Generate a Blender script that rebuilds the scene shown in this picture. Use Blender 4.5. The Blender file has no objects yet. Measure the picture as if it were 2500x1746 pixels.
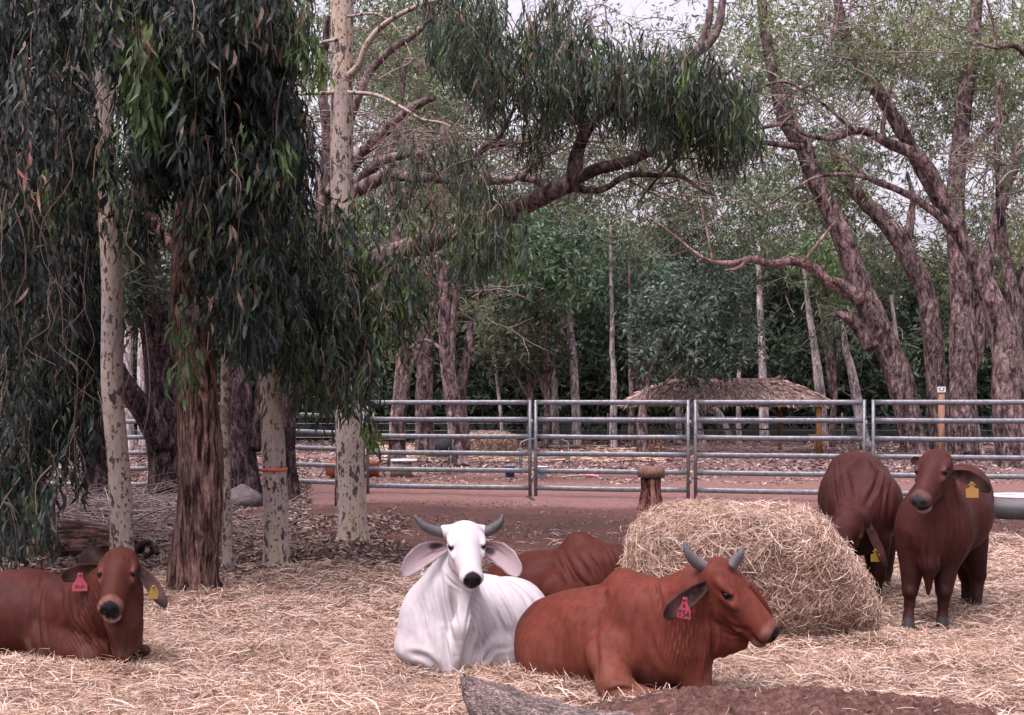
import bpy, math, random
import numpy as np
from mathutils import Vector, Matrix

F_PX = 3200.0; CX = 1250.0; HZ = 987.0; CAM_H = 1.65   # focal length in photo pixels, horizon row, eye height
rng = np.random.default_rng(7)
random.seed(7)
scene = bpy.context.scene
COL = scene.collection

def W(px, py, d):
    """photo pixel + distance in metres -> world point"""
    return np.array([(px - CX) / F_PX * d, d, CAM_H - (py - HZ) / F_PX * d])

def gd(py):
    """distance at which flat ground shows on photo row py"""
    return CAM_H * F_PX / (py - HZ)

def nrm(v):
    v = np.asarray(v, float); n = np.linalg.norm(v)
    return v / n if n > 1e-9 else v

# ---------------------------------------------------------------- noise
def _hash(ix, iy, iz, seed):
    h = (ix.astype(np.int64) * 374761393 + iy.astype(np.int64) * 668265263 + iz.astype(np.int64) * 2147483647 + seed * 974711) & 0xffffffff
    h = ((h ^ (h >> 13)) * 1274126177) & 0xffffffff
    h = ((h ^ (h >> 16)) * 2246822519) & 0xffffffff
    return ((h ^ (h >> 15)) & 0xffffff) / float(0xffffff)

def vnoise(P, scale=1.0, seed=0):
    P = np.asarray(P, float) * scale
    i = np.floor(P).astype(np.int64); f = P - i; f = f * f * (3 - 2 * f)
    out = 0
    for dx in (0, 1):
        wx = f[:, 0] if dx else 1 - f[:, 0]
        for dy in (0, 1):
            wy = f[:, 1] if dy else 1 - f[:, 1]
            for dz in (0, 1):
                wz = f[:, 2] if dz else 1 - f[:, 2]
                out = out + wx * wy * wz * _hash(i[:, 0] + dx, i[:, 1] + dy, i[:, 2] + dz, seed)
    return out

def fbm(P, scale=1.0, octaves=3, seed=0):
    a, s, t = 1.0, 0.0, 0.0
    for k in range(octaves):
        s = s + a * vnoise(P, scale * 2 ** k, seed + k * 17); t += a; a *= 0.5
    return s / t

def smooth01(a, b, x):
    t = np.clip((x - a) / (b - a), 0, 1); return t * t * (3 - 2 * t)

# ---------------------------------------------------------------- geometry container
class Geo:
    def __init__(s): s.V = []; s.Q = []; s.T = []; s.C = []; s.n = 0; s.M = []
    def add(s, V, Q=None, T=None, col=(0.5, 0.5, 0.5)):
        V = np.asarray(V, float).reshape(-1, 3)
        if Q is not None and len(Q): s.Q.append(np.asarray(Q, np.int64).reshape(-1, 4) + s.n)
        if T is not None and len(T): s.T.append(np.asarray(T, np.int64).reshape(-1, 3) + s.n)
        c = np.asarray(col, float)
        if c.ndim == 1: c = np.tile(c, (len(V), 1))
        s.V.append(V); s.C.append(c); s.n += len(V)
        return s
    def merge(s, g):
        if g.n: s.add(np.concatenate(g.V), np.concatenate(g.Q) if g.Q else None, np.concatenate(g.T) if g.T else None, np.concatenate(g.C))
        return s

ORIG = {}
def thing(name, label, cat, loc=(0, 0, 0), group=None, kind=None):
    o = bpy.data.objects.new(name, None); COL.objects.link(o)
    o.location = loc; o.empty_display_size = 0.1
    o['label'] = label; o['category'] = cat
    if group: o['group'] = group
    if kind: o['kind'] = kind
    ORIG[o] = np.array(loc, float)
    return o

def build(name, geo, mat, parent=None, smooth=True, label=None, cat=None, group=None, kind=None, origin=None):
    V = np.concatenate(geo.V); C = np.concatenate(geo.C)
    if parent is not None: org = ORIG[parent]
    elif origin is not None: org = np.array(origin, float)
    else: org = np.zeros(3)
    me = bpy.data.meshes.new(name)
    nq = sum(len(q) for q in geo.Q); nt = sum(len(t) for t in geo.T)
    me.vertices.add(len(V)); me.vertices.foreach_set('co', (V - org).astype(np.float32).ravel())
    idx = []; starts = []
    if nq: q = np.concatenate(geo.Q); idx.append(q.ravel()); starts.append(np.arange(nq) * 4)
    if nt: t = np.concatenate(geo.T); idx.append(t.ravel()); starts.append(nq * 4 + np.arange(nt) * 3)
    idx = np.concatenate(idx)
    me.loops.add(len(idx)); me.loops.foreach_set('vertex_index', idx.astype(np.int32))
    me.polygons.add(nq + nt); me.polygons.foreach_set('loop_start', np.concatenate(starts).astype(np.int32))
    me.polygons.foreach_set('use_smooth', np.full(nq + nt, smooth))
    a = me.color_attributes.new('col', 'FLOAT_COLOR', 'POINT')
    a.data.foreach_set('color', np.hstack([C, np.ones((len(C), 1))]).astype(np.float32).ravel())
    me.update(); me.validate()
    o = bpy.data.objects.new(name, me); COL.objects.link(o)
    me.materials.append(mat)
    if parent is not None: o.parent = parent; ORIG[o] = org
    else:
        o.location = org; ORIG[o] = org
    if label: o['label'] = label
    if cat: o['category'] = cat
    if group: o['group'] = group
    if kind: o['kind'] = kind
    return o

# ---------------------------------------------------------------- primitives
def spline(P, n):
    """Catmull-Rom through rows of P (any width), n samples per span"""
    P = np.asarray(P, float)
    if len(P) < 3: 
        t = np.linspace(0, 1, n + 1)[:, None]; return P[0] * (1 - t) + P[-1] * t
    Q = np.vstack([2 * P[0] - P[1], P, 2 * P[-1] - P[-2]])
    out = []
    for i in range(1, len(Q) - 2):
        t = np.linspace(0, 1, n, endpoint=False)[:, None]
        a, b, c, d = Q[i - 1], Q[i], Q[i + 1], Q[i + 2]
        out.append(0.5 * ((2 * b) + (c - a) * t + (2 * a - 5 * b + 4 * c - d) * t ** 2 + (3 * b - a - 3 * c + d) * t ** 3))
    out.append(P[-1][None]); return np.vstack(out)

def tube(geo, pts, rad, nseg=8, col=(0.5, 0.5, 0.5), cap=True, bump=0.0, bscale=3.0, seed=0, flat=None, lumps=None):
    pts = np.asarray(pts, float); rad = np.asarray(rad, float) * np.ones(len(pts))
    n = len(pts)
    T = np.gradient(pts, axis=0); T /= np.linalg.norm(T, axis=1)[:, None] + 1e-9
    ref = np.array([0.0, 0, 1]) if abs(T[0, 2]) < 0.9 else np.array([1.0, 0, 0])
    u = nrm(np.cross(T[0], ref)); U = [u]
    for i in range(1, n):
        u = U[-1] - T[i] * np.dot(U[-1], T[i]); U.append(nrm(u))
    U = np.array(U); Vv = np.cross(T, U)
    a = np.arange(nseg) / nseg * 2 * np.pi
    ca, sa = np.cos(a), np.sin(a)
    fu, fv = (1, 1) if flat is None else flat
    ring = U[:, None, :] * (ca * fu)[None, :, None] + Vv[:, None, :] * (sa * fv)[None, :, None]
    R = rad[:, None, None]
    P = pts[:, None, :] + ring * R
    if bump > 0:
        nz = fbm(P.reshape(-1, 3), bscale, 3, seed).reshape(n, nseg, 1) - 0.5
        P = P + ring * R * nz * 2 * bump
    V = P.reshape(-1, 3)
    i = np.arange(n - 1)[:, None] * nseg; j = np.arange(nseg)[None, :]; j2 = (j + 1) % nseg
    Q = np.stack([i + j, i + j2, i + nseg + j2, i + nseg + j], -1).reshape(-1, 4)
    T3 = None
    c = np.asarray(col, float)
    if c.ndim == 2 and len(c) == n: c = np.repeat(c, nseg, axis=0)
    if cap:
        V = np.vstack([V, pts[0], pts[-1]]); k = n * nseg
        jj = np.arange(nseg); j2 = (jj + 1) % nseg
        T3 = np.vstack([np.stack([np.full(nseg, k), j2, jj], 1), np.stack([np.full(nseg, k + 1), (n - 1) * nseg + jj, (n - 1) * nseg + j2], 1)])
        if c.ndim == 2: c = np.vstack([c, c[:1], c[-1:]])
    geo.add(V, Q, T3, c)
    return geo

BOXQ = [[0, 3, 2, 1], [4, 5, 6, 7], [0, 1, 5, 4], [1, 2, 6, 5], [2, 3, 7, 6], [3, 0, 4, 7]]
def box(geo, c, size, yaw=0, col=(0.5, 0.5, 0.5), tilt=None, taper=1.0):
    sx, sy, sz = [s / 2 for s in size]
    V = np.array([[-sx, -sy, -sz], [sx, -sy, -sz], [sx, sy, -sz], [-sx, sy, -sz], [-sx * taper, -sy * taper, sz], [sx * taper, -sy * taper, sz], [sx * taper, sy * taper, sz], [-sx * taper, sy * taper, sz]])
    R = np.array(Matrix.Rotation(yaw, 3, 'Z'))
    if tilt is not None: R = R @ np.array(Matrix.Rotation(tilt[1], 3, tilt[0]))
    geo.add(V @ R.T + np.asarray(c, float), BOXQ, None, col); return geo

def bar(geo, a, b, w, h=None, col=(.5, .5, .5)):
    """square bar a->b"""
    a, b = np.asarray(a, float), np.asarray(b, float); h = h or w
    t = nrm(b - a); ref = np.array([0, 0, 1.0]) if abs(t[2]) < .9 else np.array([0, 1.0, 0])
    u = nrm(np.cross(t, ref)); v = np.cross(u, t)
    V = []
    for p in (a, b):
        for su, sv in ((-1, -1), (1, -1), (1, 1), (-1, 1)): V.append(p + u * su * w / 2 + v * sv * h / 2)
    geo.add(V, BOXQ, None, col); return geo

def uvsphere(geo, c, r, nu=16, nv=10, col=(.5, .5, .5), R=None):
    th = np.linspace(0, np.pi, nv + 1); ph = np.arange(nu) / nu * 2 * np.pi
    V = np.stack([np.outer(np.sin(th), np.cos(ph)), np.outer(np.sin(th), np.sin(ph)), np.outer(np.cos(th), np.ones(nu))], -1).reshape(-1, 3) * np.asarray(r, float)
    if R is not None: V = V @ np.asarray(R).T
    i = np.arange(nv)[:, None] * nu; j = np.arange(nu)[None]; j2 = (j + 1) % nu
    Q = np.stack([i + j, i + nu + j, i + nu + j2, i + j2], -1).reshape(-1, 4)
    geo.add(V + np.asarray(c, float), Q, None, col); return geo

# ---------------------------------------------------------------- implicit surface sculpting
class Sdf:
    def __init__(s, lo, hi, h):
        s.h = h; s.lo = np.asarray(lo, float); s.n = np.ceil((np.asarray(hi) - s.lo) / h).astype(int) + 1
        s.F = np.full(s.n, 0.5, np.float32)
        s.ax = [(s.lo[k] + np.arange(s.n[k]) * h).astype(np.float32) for k in range(3)]
    def _sl(s, lo, hi):
        i0 = np.clip(np.floor((lo - s.lo) / s.h).astype(int), 0, s.n); i1 = np.clip(np.ceil((hi - s.lo) / s.h).astype(int) + 1, 0, s.n)
        return tuple(slice(a, b) for a, b in zip(i0, i1))
    def _pts(s, sl):
        return np.meshgrid(s.ax[0][sl[0]], s.ax[1][sl[1]], s.ax[2][sl[2]], indexing='ij', sparse=True)
    def _comb(s, sl, d, k, mode):
        F = s.F[sl]
        if mode == 'add':
            hh = np.clip(0.5 + 0.5 * (F - d) / k, 0, 1); s.F[sl] = F * (1 - hh) + d * hh - k * hh * (1 - hh)
        else:
            hh = np.clip(0.5 - 0.5 * (F + d) / k, 0, 1); s.F[sl] = F * (1 - hh) + (-d) * hh + k * hh * (1 - hh)
    def ell(s, c, r, R=None, k=0.04, mode='add'):
        c = np.asarray(c, float); r = np.asarray(r, float); R = np.eye(3) if R is None else np.asarray(R)
        ext = np.sqrt(((R * r[None, :]) ** 2).sum(1)) + k + 0.05
        sl = s._sl(c - ext, c + ext)
        if any(q.stop <= q.start for q in sl): return
        X, Y, Z = s._pts(sl); X = X - c[0]; Y = Y - c[1]; Z = Z - c[2]
        L = [(X * R[0, a] + Y * R[1, a] + Z * R[2, a]) for a in range(3)]
        k0 = np.sqrt(sum((L[a] / r[a]) ** 2 for a in range(3))); k1 = np.sqrt(sum((L[a] / r[a] ** 2) ** 2 for a in range(3))) + 1e-6
        s._comb(sl, k0 * (k0 - 1) / k1, k, mode)
    def cap(s, a, b, ra, rb, k=0.04, mode='add'):
        a = np.asarray(a, float); b = np.asarray(b, float); m = max(ra, rb) + k + 0.05
        sl = s._sl(np.minimum(a, b) - m, np.maximum(a, b) + m)
        if any(q.stop <= q.start for q in sl): return
        X, Y, Z = s._pts(sl); ba = b - a; L2 = float(ba @ ba) + 1e-9
        X = X - a[0]; Y = Y - a[1]; Z = Z - a[2]
        t = np.clip((X * ba[0] + Y * ba[1] + Z * ba[2]) / L2, 0, 1)
        d = np.sqrt((X - t * ba[0]) ** 2 + (Y - t * ba[1]) ** 2 + (Z - t * ba[2]) ** 2) - (ra + (rb - ra) * t)
        s._comb(sl, d, k, mode)
    def mesh(s):
        F = s.F; n = s.n; S = F < 0
        A = S[:-1, :-1, :-1].astype(np.int8)
        tot = np.zeros(tuple(n - 1), np.int8)
        for dx in (0, 1):
            for dy in (0, 1):
                for dz in (0, 1): tot += S[dx:n[0] - 1 + dx, dy:n[1] - 1 + dy, dz:n[2] - 1 + dz]
        act = (tot > 0) & (tot < 8); cells = np.argwhere(act)
        idx = np.full(tuple(n - 1), -1, np.int64); idx[act] = np.arange(len(cells))
        acc = np.zeros((len(cells), 3)); cnt = np.zeros(len(cells))
        for a in range(3):
            o = [k for k in range(3) if k != a]
            for u in (0, 1):
                for v in (0, 1):
                    off0 = np.zeros(3, int); off0[o[0]] = u; off0[o[1]] = v; off1 = off0.copy(); off1[a] = 1
                    p0 = cells + off0; p1 = cells + off1
                    f0 = F[p0[:, 0], p0[:, 1], p0[:, 2]]; f1 = F[p1[:, 0], p1[:, 1], p1[:, 2]]
                    m = (f0 < 0) != (f1 < 0)
                    t = np.where(m, f0 / np.where(m, f0 - f1, 1), 0)
                    P = off0[None, :].astype(float) + 0 * acc; P[:, a] = t
                    acc += P * m[:, None]; cnt += m
        V = s.lo + (cells + acc / cnt[:, None]) * s.h
        Qs = []
        for a in range(3):
            b, c = (a + 1) % 3, (a + 2) % 3
            sl0 = [slice(1, -1)] * 3; sl1 = [slice(1, -1)] * 3
            sl0[a] = slice(0, n[a] - 1); sl1[a] = slice(1, n[a])
            s0 = S[tuple(sl0)]; s1 = S[tuple(sl1)]
            e = np.argwhere(s0 != s1); 
            if not len(e): continue
            inside0 = s0[e[:, 0], e[:, 1], e[:, 2]]
            g = e.copy(); g[:, b] += 1; g[:, c] += 1
            def id_(db, dc):
                q = g.copy(); q[:, b] -= db; q[:, c] -= dc
                return idx[q[:, 0], q[:, 1], q[:, 2]]
            Q = np.stack([id_(1, 1), id_(0, 1), id_(0, 0), id_(1, 0)], 1)
            Q[~inside0] = Q[~inside0][:, ::-1]
            Qs.append(Q)
        return V, np.concatenate(Qs)

def vnormals(V, Q):
    a, b, c, d = (V[Q[:, k]] for k in range(4))
    fn = np.cross(c - a, d - b); N = np.zeros_like(V)
    for k in range(4): np.add.at(N, Q[:, k], fn)
    return N / (np.linalg.norm(N, axis=1)[:, None] + 1e-12)

# ---------------------------------------------------------------- materials
def newmat(name):
    m = bpy.data.materials.new(name); m.use_nodes = True; nt = m.node_tree; nt.nodes.clear()
    out = nt.nodes.new('ShaderNodeOutputMaterial'); b = nt.nodes.new('ShaderNodeBsdfPrincipled')
    nt.links.new(b.outputs[0], out.inputs[0]); return m, nt, b, out
def N(nt, t, **kw):
    n = nt.nodes.new(t)
    for k, v in kw.items():
        if k.startswith('i_'):
            key = k[2:]; key = int(key) if key.isdigit() else key.replace('_', ' ')
            n.inputs[key].default_value = v
        else: setattr(n, k, v)
    return n
def ramp(nt, stops, interp='LINEAR'):
    r = nt.nodes.new('ShaderNodeValToRGB'); r.color_ramp.interpolation = interp
    while len(r.color_ramp.elements) < len(stops): r.color_ramp.elements.new(0.5)
    for e, (p, c) in zip(r.color_ramp.elements, stops): e.position = p; e.color = (*c, 1) if len(c) == 3 else c
    return r
def mix(nt, a, b, f, mode='MIX'):
    m = nt.nodes.new('ShaderNodeMix'); m.data_type = 'RGBA'; m.blend_type = mode
    for s, v in ((m.inputs[6], a), (m.inputs[7], b), (m.inputs[0], f)):
        if hasattr(v, 'is_linked') or hasattr(v, 'links'): nt.links.new(v, s)
        else: s.default_value = (*v, 1) if isinstance(v, tuple) and len(v) == 3 else v
    return m.outputs[2]
def noise(nt, scale, detail=4, rough=0.6, stretch=None, dist=0.0):
    tc = N(nt, 'ShaderNodeTexCoord'); mp = N(nt, 'ShaderNodeMapping')
    nt.links.new(tc.outputs['Object'], mp.inputs[0])
    if stretch: mp.inputs['Scale'].default_value = stretch
    n = N(nt, 'ShaderNodeTexNoise'); n.inputs['Scale'].default_value = scale; n.inputs['Detail'].default_value = detail; n.inputs['Roughness'].default_value = rough
    n.inputs['Distortion'].default_value = dist
    nt.links.new(mp.outputs[0], n.inputs['Vector']); return n
def bump(nt, b, h, strength=0.4, dist=0.01):
    bp = N(nt, 'ShaderNodeBump'); bp.inputs['Strength'].default_value = strength; bp.inputs['Distance'].default_value = dist
    nt.links.new(h, bp.inputs['Height']); nt.links.new(bp.outputs[0], b.inputs['Normal']); return bp
def attr(nt, name='col'):
    a = N(nt, 'ShaderNodeAttribute'); a.attribute_name = name; return a.outputs['Color']

def mat_attr(name, rough=0.7, spec=0.3, nscale=30, namt=0.25, bstr=0.3, bdist=0.004, stretch=None, metal=0.0, transl=0.0, detail=4):
    m, nt, b, out = newmat(name)
    n = noise(nt, nscale, detail, 0.65, stretch)
    r = ramp(nt, [(0.3, (1 - namt,) * 3), (0.7, (1 + namt,) * 3)])
    nt.links.new(n.outputs['Fac'], r.inputs[0])
    c = mix(nt, attr(nt), r.outputs[0], 1.0, 'MULTIPLY')
    nt.links.new(c, b.inputs['Base Color'])
    b.inputs['Roughness'].default_value = rough; b.inputs['Specular IOR Level'].default_value = spec; b.inputs['Metallic'].default_value = metal
    if bstr > 0: bump(nt, b, n.outputs['Fac'], bstr, bdist)
    if transl > 0:
        t = N(nt, 'ShaderNodeBsdfTranslucent'); nt.links.new(c, t.inputs[0])
        ms = N(nt, 'ShaderNodeMixShader'); ms.inputs[0].default_value = transl
        nt.links.new(b.outputs[0], ms.inputs[1]); nt.links.new(t.outputs[0], ms.inputs[2]); nt.links.new(ms.outputs[0], out.inputs[0])
    return m

M_LEAF = mat_attr('leaf', 0.5, 0.25, 25, 0.25, 0, transl=0.22, detail=2)
M_STRAW = mat_attr('straw', 0.6, 0.3, 8, 0.15, 0, transl=0.12, detail=2)
M_TWIG = mat_attr('twig', 0.8, 0.2, 40, 0.3, 0.3)
M_HIDE = mat_attr('hide', 0.6, 0.12, 26, 0.26, 0.45, 0.004, stretch=(1, 1, 0.22), detail=8)

M_HIDE_WHITE = mat_attr('white_hide', 0.6, 0.12, 18, 0.07, 0.3, 0.004, stretch=(1, 1, 0.3), detail=8)
M_HORN = mat_attr('horn', 0.45, 0.4, 60, 0.3, 0.4, 0.002, stretch=(1, 1, 3))
M_PLASTIC = mat_attr('plastic', 0.4, 0.5, 20, 0.08, 0.1, 0.001)
M_WOOD = mat_attr('weathered_wood', 0.85, 0.2, 30, 0.4, 0.6, 0.01, stretch=(1, 1, 0.2))
M_DULL = mat_attr('dull', 0.9, 0.15, 12, 0.3, 0.5, 0.02)
M_EYE = mat_attr('eye', 0.12, 0.35, 5, 0.0, 0)
M_LEATHER = mat_attr('muzzle_skin', 0.3, 0.55, 160, 0.25, 0.5, 0.002)

def mat_steel():
    m, nt, b, out = newmat('galvanised_steel')
    n = noise(nt, 14, 5, 0.7); r = ramp(nt, [(0.3, (0.085, 0.09, 0.10)), (0.62, (0.20, 0.205, 0.225)), (0.8, (0.30, 0.30, 0.32))])
    nt.links.new(n.outputs['Fac'], r.inputs[0]); nt.links.new(r.outputs[0], b.inputs['Base Color'])
    b.inputs['Metallic'].default_value = 0.55; b.inputs['Roughness'].default_value = 0.48; bump(nt, b, n.outputs['Fac'], 0.15, 0.003); return m
M_STEEL = mat_steel()

def bark_pale(name, base, dark, thr=0.58, sscale=9.0, streak=0.3, cover=0.45, flakes=0.56):
    m, nt, b, out = newmat(name)
    tc = N(nt, 'ShaderNodeTexCoord')
    def spots(scale, stretch, rad, cov, warp, woff=0.0):
        mp = N(nt, 'ShaderNodeMapping'); mp.inputs['Scale'].default_value = (1, 1, stretch); mp.inputs['Location'].default_value = (woff, woff, 0)
        nt.links.new(tc.outputs['Object'], mp.inputs[0])
        nz = N(nt, 'ShaderNodeTexNoise'); nz.inputs['Scale'].default_value = scale * 1.8; nz.inputs['Detail'].default_value = 3
        nt.links.new(mp.outputs[0], nz.inputs['Vector'])
        add = N(nt, 'ShaderNodeMixRGB', blend_type='ADD'); add.inputs[0].default_value = warp / scale
        nt.links.new(mp.outputs[0], add.inputs[1]); nt.links.new(nz.outputs['Color'], add.inputs[2])
        vo = N(nt, 'ShaderNodeTexVoronoi', feature='F1'); vo.inputs['Scale'].default_value = scale
        nt.links.new(add.outputs[0], vo.inputs['Vector'])
        sp = ramp(nt, [(rad, (1, 1, 1)), (rad + .06, (0, 0, 0))]); nt.links.new(vo.outputs['Distance'], sp.inputs[0])
        sel = ramp(nt, [(1 - cov, (0, 0, 0)), (1 - cov + .03, (1, 1, 1))]); sep = N(nt, 'ShaderNodeSeparateColor'); nt.links.new(vo.outputs['Color'], sep.inputs[0]); nt.links.new(sep.outputs[0], sel.inputs[0])
        return mix(nt, sp.outputs[0], sel.outputs[0], 1.0, 'MULTIPLY')
    s1 = spots(sscale, 0.5, .34, cover, 1.6); s2 = spots(sscale * 2.1, 0.6, .34, cover * .9, 1.6, 3.3)
    big = noise(nt, 3.0, 7, 0.72, (1, 1, 0.5)); patch = ramp(nt, [(thr, (0, 0, 0)), (thr + 0.025, (1, 1, 1))]); nt.links.new(big.outputs['Fac'], patch.inputs[0])
    fl = noise(nt, 17, 6, 0.75, (1, 1, 0.6), .5); flr = ramp(nt, [(flakes, (0, 0, 0)), (flakes + 0.03, (1, 1, 1))]); nt.links.new(fl.outputs['Fac'], flr.inputs[0])
    fine = noise(nt, 34, 6, 0.75, (1, 1, 0.22)); fr = ramp(nt, [(0.3, (1 - streak,) * 3), (0.7, (1.18,) * 3)]); nt.links.new(fine.outputs['Fac'], fr.inputs[0])
    tone = noise(nt, 1.5, 5, 0.65, (1, 1, 0.4)); tr = ramp(nt, [(0.32, (base[0] * .72, base[1] * .74, base[2] * .82)), (0.5, base), (0.62, (base[0] * 1.12, base[1] * 1.05, base[2] * .86)), (.72, (base[0] * .95, base[1] * 1.0, base[2] * 1.12))]); nt.links.new(tone.outputs['Fac'], tr.inputs[0])
    c = mix(nt, tr.outputs[0], (base[0] * .50, base[1] * .50, base[2] * .58), patch.outputs[0])
    c = mix(nt, c, (base[0] * .58, base[1] * .50, base[2] * .46), flr.outputs[0])
    c = mix(nt, c, dark, s1); c = mix(nt, c, tuple(x * 1.3 for x in dark), s2)
    c = mix(nt, c, fr.outputs[0], 1.0, 'MULTIPLY')
    c = mix(nt, c, attr(nt), 1.0, 'MULTIPLY')
    nt.links.new(c, b.inputs['Base Color']); b.inputs['Roughness'].default_value = 0.85; b.inputs['Specular IOR Level'].default_value = 0.15
    bump(nt, b, fine.outputs['Fac'], 0.8, 0.01); return m

def bark_rough(name, c1, c2, c3, scale=14, bstr=1.0, bd=0.03, stretch=.16, lo=.40, hi=.62, lay=False):
    m, nt, b, out = newmat(name)
    n1 = noise(nt, scale, 7, 0.7, (stretch, 1, 1) if lay else (1, 1, stretch), 0.8); n2 = noise(nt, 2.6, 5, 0.7, (1, 1, 0.5)); n3 = noise(nt, scale * 2.6, 5, .75, (stretch * 1.6, 1, 1) if lay else (1, 1, stretch * 1.6))
    r = ramp(nt, [(lo, c1), ((lo + hi) / 2, c2), (hi, c3)]); nt.links.new(n1.outputs['Fac'], r.inputs[0])
    r2 = ramp(nt, [(0.34, (0.5, 0.5, 0.55)), (0.5, (1, 1, 1)), (0.66, (1.45, 1.35, 1.35))]); nt.links.new(n2.outputs['Fac'], r2.inputs[0])
    r3 = ramp(nt, [(0.36, (0.45, 0.43, 0.43)), (0.6, (1.25, 1.25, 1.25))]); nt.links.new(n3.outputs['Fac'], r3.inputs[0])
    c = mix(nt, r.outputs[0], r2.outputs[0], 1.0, 'MULTIPLY'); c = mix(nt, c, r3.outputs[0], 1.0, 'MULTIPLY'); c = mix(nt, c, attr(nt), 1.0, 'MULTIPLY')
    nt.links.new(c, b.inputs['Base Color']); b.inputs['Roughness'].default_value = 0.95; b.inputs['Specular IOR Level'].default_value = 0.1
    hm = mix(nt, n1.outputs['Fac'], n3.outputs['Fac'], .35); bump(nt, b, hm, bstr, bd); return m

B_PALE = bark_pale('pale_spotted_bark', (0.38, 0.315, 0.28), (0.075, 0.055, 0.05), 0.60, 13, cover=.55, flakes=.60)
B_PALE2 = bark_pale('pale_mottled_bark', (0.34, 0.29, 0.25), (0.08, 0.06, 0.052), 0.52, 16.0, cover=.6, flakes=.53)
B_BROWN = bark_rough('stringy_brown_bark', (0.012, 0.007, 0.007), (0.12, 0.068, 0.058), (0.26, 0.17, 0.15), 22, 1.0, .05, .13)
B_LOG = bark_rough('fallen_log_bark', (0.02, 0.012, 0.011), (0.10, 0.062, 0.055), (0.20, 0.14, 0.125), 16, .9, .04, .2, lay=True)
B_DARK = bark_rough('dark_rough_bark', (0.008, 0.006, 0.007), (0.045, 0.032, 0.034), (0.13, 0.09, 0.09), 12, 1.0, .04, .35)
B_GREY = bark_rough('grey_brown_bark', (0.028, 0.019, 0.020), (0.13, 0.094, 0.092), (0.27, 0.205, 0.20), 7, 1.0, .05, .4)
B_WHITE = bark_rough('white_gum_bark', (0.12, 0.10, 0.10), (0.33, 0.29, 0.295), (0.50, 0.46, 0.47), 7, 0.3, 0.01, .3)
# ================================================================ GROUND
def gheight(x, y):
    P = np.stack([x, y, 0 * x], 1)
    h = (fbm(P, .35, 3, 21) - .5) * .10 + (fbm(P, 1.7, 3, 22) - .5) * .05 * (y < 40)
    hm = haymask(x, y)
    h = h * (0.35 + .65 * smooth01(12, 18, y)) + hm * ((fbm(P, 1.6, 3, 23) - .42) * .075) + .0
    near = np.exp(-((y - 8.2) / 2.2) ** 2); h = h * (1 - .35 * near) - .034 * hm * smooth01(11.5, 9.0, y) - .03 * np.exp(-((x - 3.1) / .8) ** 2 - ((y - 9.8) / .8) ** 2) * hm
    return h * (1 - smooth01(60, 90, y) * .6)

def haymask(x, y):
    P = np.stack([x, y, 0 * x], 1)
    px = CX + x / np.maximum(y, .5) * F_PX
    edge = np.interp(px, [0, 380, 560, 720, 980, 1100, 1500, 2100, 2300, 2500], [12.2, 12.6, 12.9, 13.2, 13.2, 12.6, 12.0, 13.0, 15.5, 16.2])
    e = edge + (fbm(P, 1.1, 4, 31) - .5) * 3.2
    return 1 - smooth01(-.5, .5, y - e)

def axis(parts):
    out = []
    for a, b, st in parts: out += list(np.arange(a, b, st))
    out.append(parts[-1][1]); return np.array(out)
gx = axis([(-420, -60, 30), (-60, -16, 3), (-16, -6, .35), (-6, 6, .06), (6, 16, .35), (16, 60, 3), (60, 420, 30)])
gy = axis([(-40, 3, 3), (3, 6, .3), (6, 15, .06), (15, 30, .15), (30, 60, .6), (60, 120, 4), (120, 700, 40)])
GX, GY = np.meshgrid(gx, gy); x_, y_ = GX.ravel(), GY.ravel()
z_ = gheight(x_, y_)
hm_ = haymask(x_, y_)
P_ = np.stack([x_, y_, 0 * x_], 1)
soil = np.array([.105, .055, .047]); path = np.array([.205, .118, .105]); dark = np.array([.055, .033, .031]); far = np.array([.19, .12, .112]); hayb = np.array([.12, .078, .062])
pm = smooth01(20.0, 21.5, y_ + (fbm(P_, .3, 3, 41) - .5) * 4) * (1 - smooth01(27, 31, y_ + (fbm(P_, .2, 3, 42) - .5) * 6))
dm = smooth01(.45, .62, fbm(P_, .55, 4, 43)) * (y_ < 22)
fm = smooth01(28, 33, y_)
c_ = soil * (1 - .45 * dm[:, None]) + dark * .45 * dm[:, None]
c_ = c_ * (1 - pm[:, None]) + path * pm[:, None]
fc = far * (.55 + .6 * smooth01(.35, .6, fbm(P_, .22, 4, 44)))[:, None]
c_ = c_ * (1 - fm[:, None]) + fc * fm[:, None]
dk = smooth01(48, 58, y_)[:, None]; c_ = c_ * (1 - dk) + np.array([.04, .036, .03]) * dk
c_ = c_ * (1 - hm_[:, None]) + hayb * (.75 + .5 * fbm(P_, 2, 3, 45))[:, None] * hm_[:, None]
nx, ny = len(gx), len(gy); i = np.arange(ny - 1)[:, None] * nx; j = np.arange(nx - 1)[None]
g = Geo(); g.add(np.stack([x_, y_, z_], 1), np.stack([i + j, i + j + 1, i + nx + j + 1, i + nx + j], -1).reshape(-1, 4), None, c_)
mg, nt_, b_, o_ = newmat('earth')
n1 = noise(nt_, 9, 8, .7); n2 = noise(nt_, 55, 6, .7)
r1 = ramp(nt_, [(.3, (.62, .60, .62)), (.55, (1, 1, 1)), (.72, (1.35, 1.3, 1.28))]); nt_.links.new(n1.outputs['Fac'], r1.inputs[0])
r2 = ramp(nt_, [(.35, (.6, .6, .62)), (.6, (1.1, 1.1, 1.1)), (.7, (1.7, 1.6, 1.55))]); nt_.links.new(n2.outputs['Fac'], r2.inputs[0])
c1 = mix(nt_, attr(nt_), r1.outputs[0], 1.0, 'MULTIPLY'); c2 = mix(nt_, c1, r2.outputs[0], .8, 'MULTIPLY'); nt_.links.new(c2, b_.inputs['Base Color'])
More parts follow.
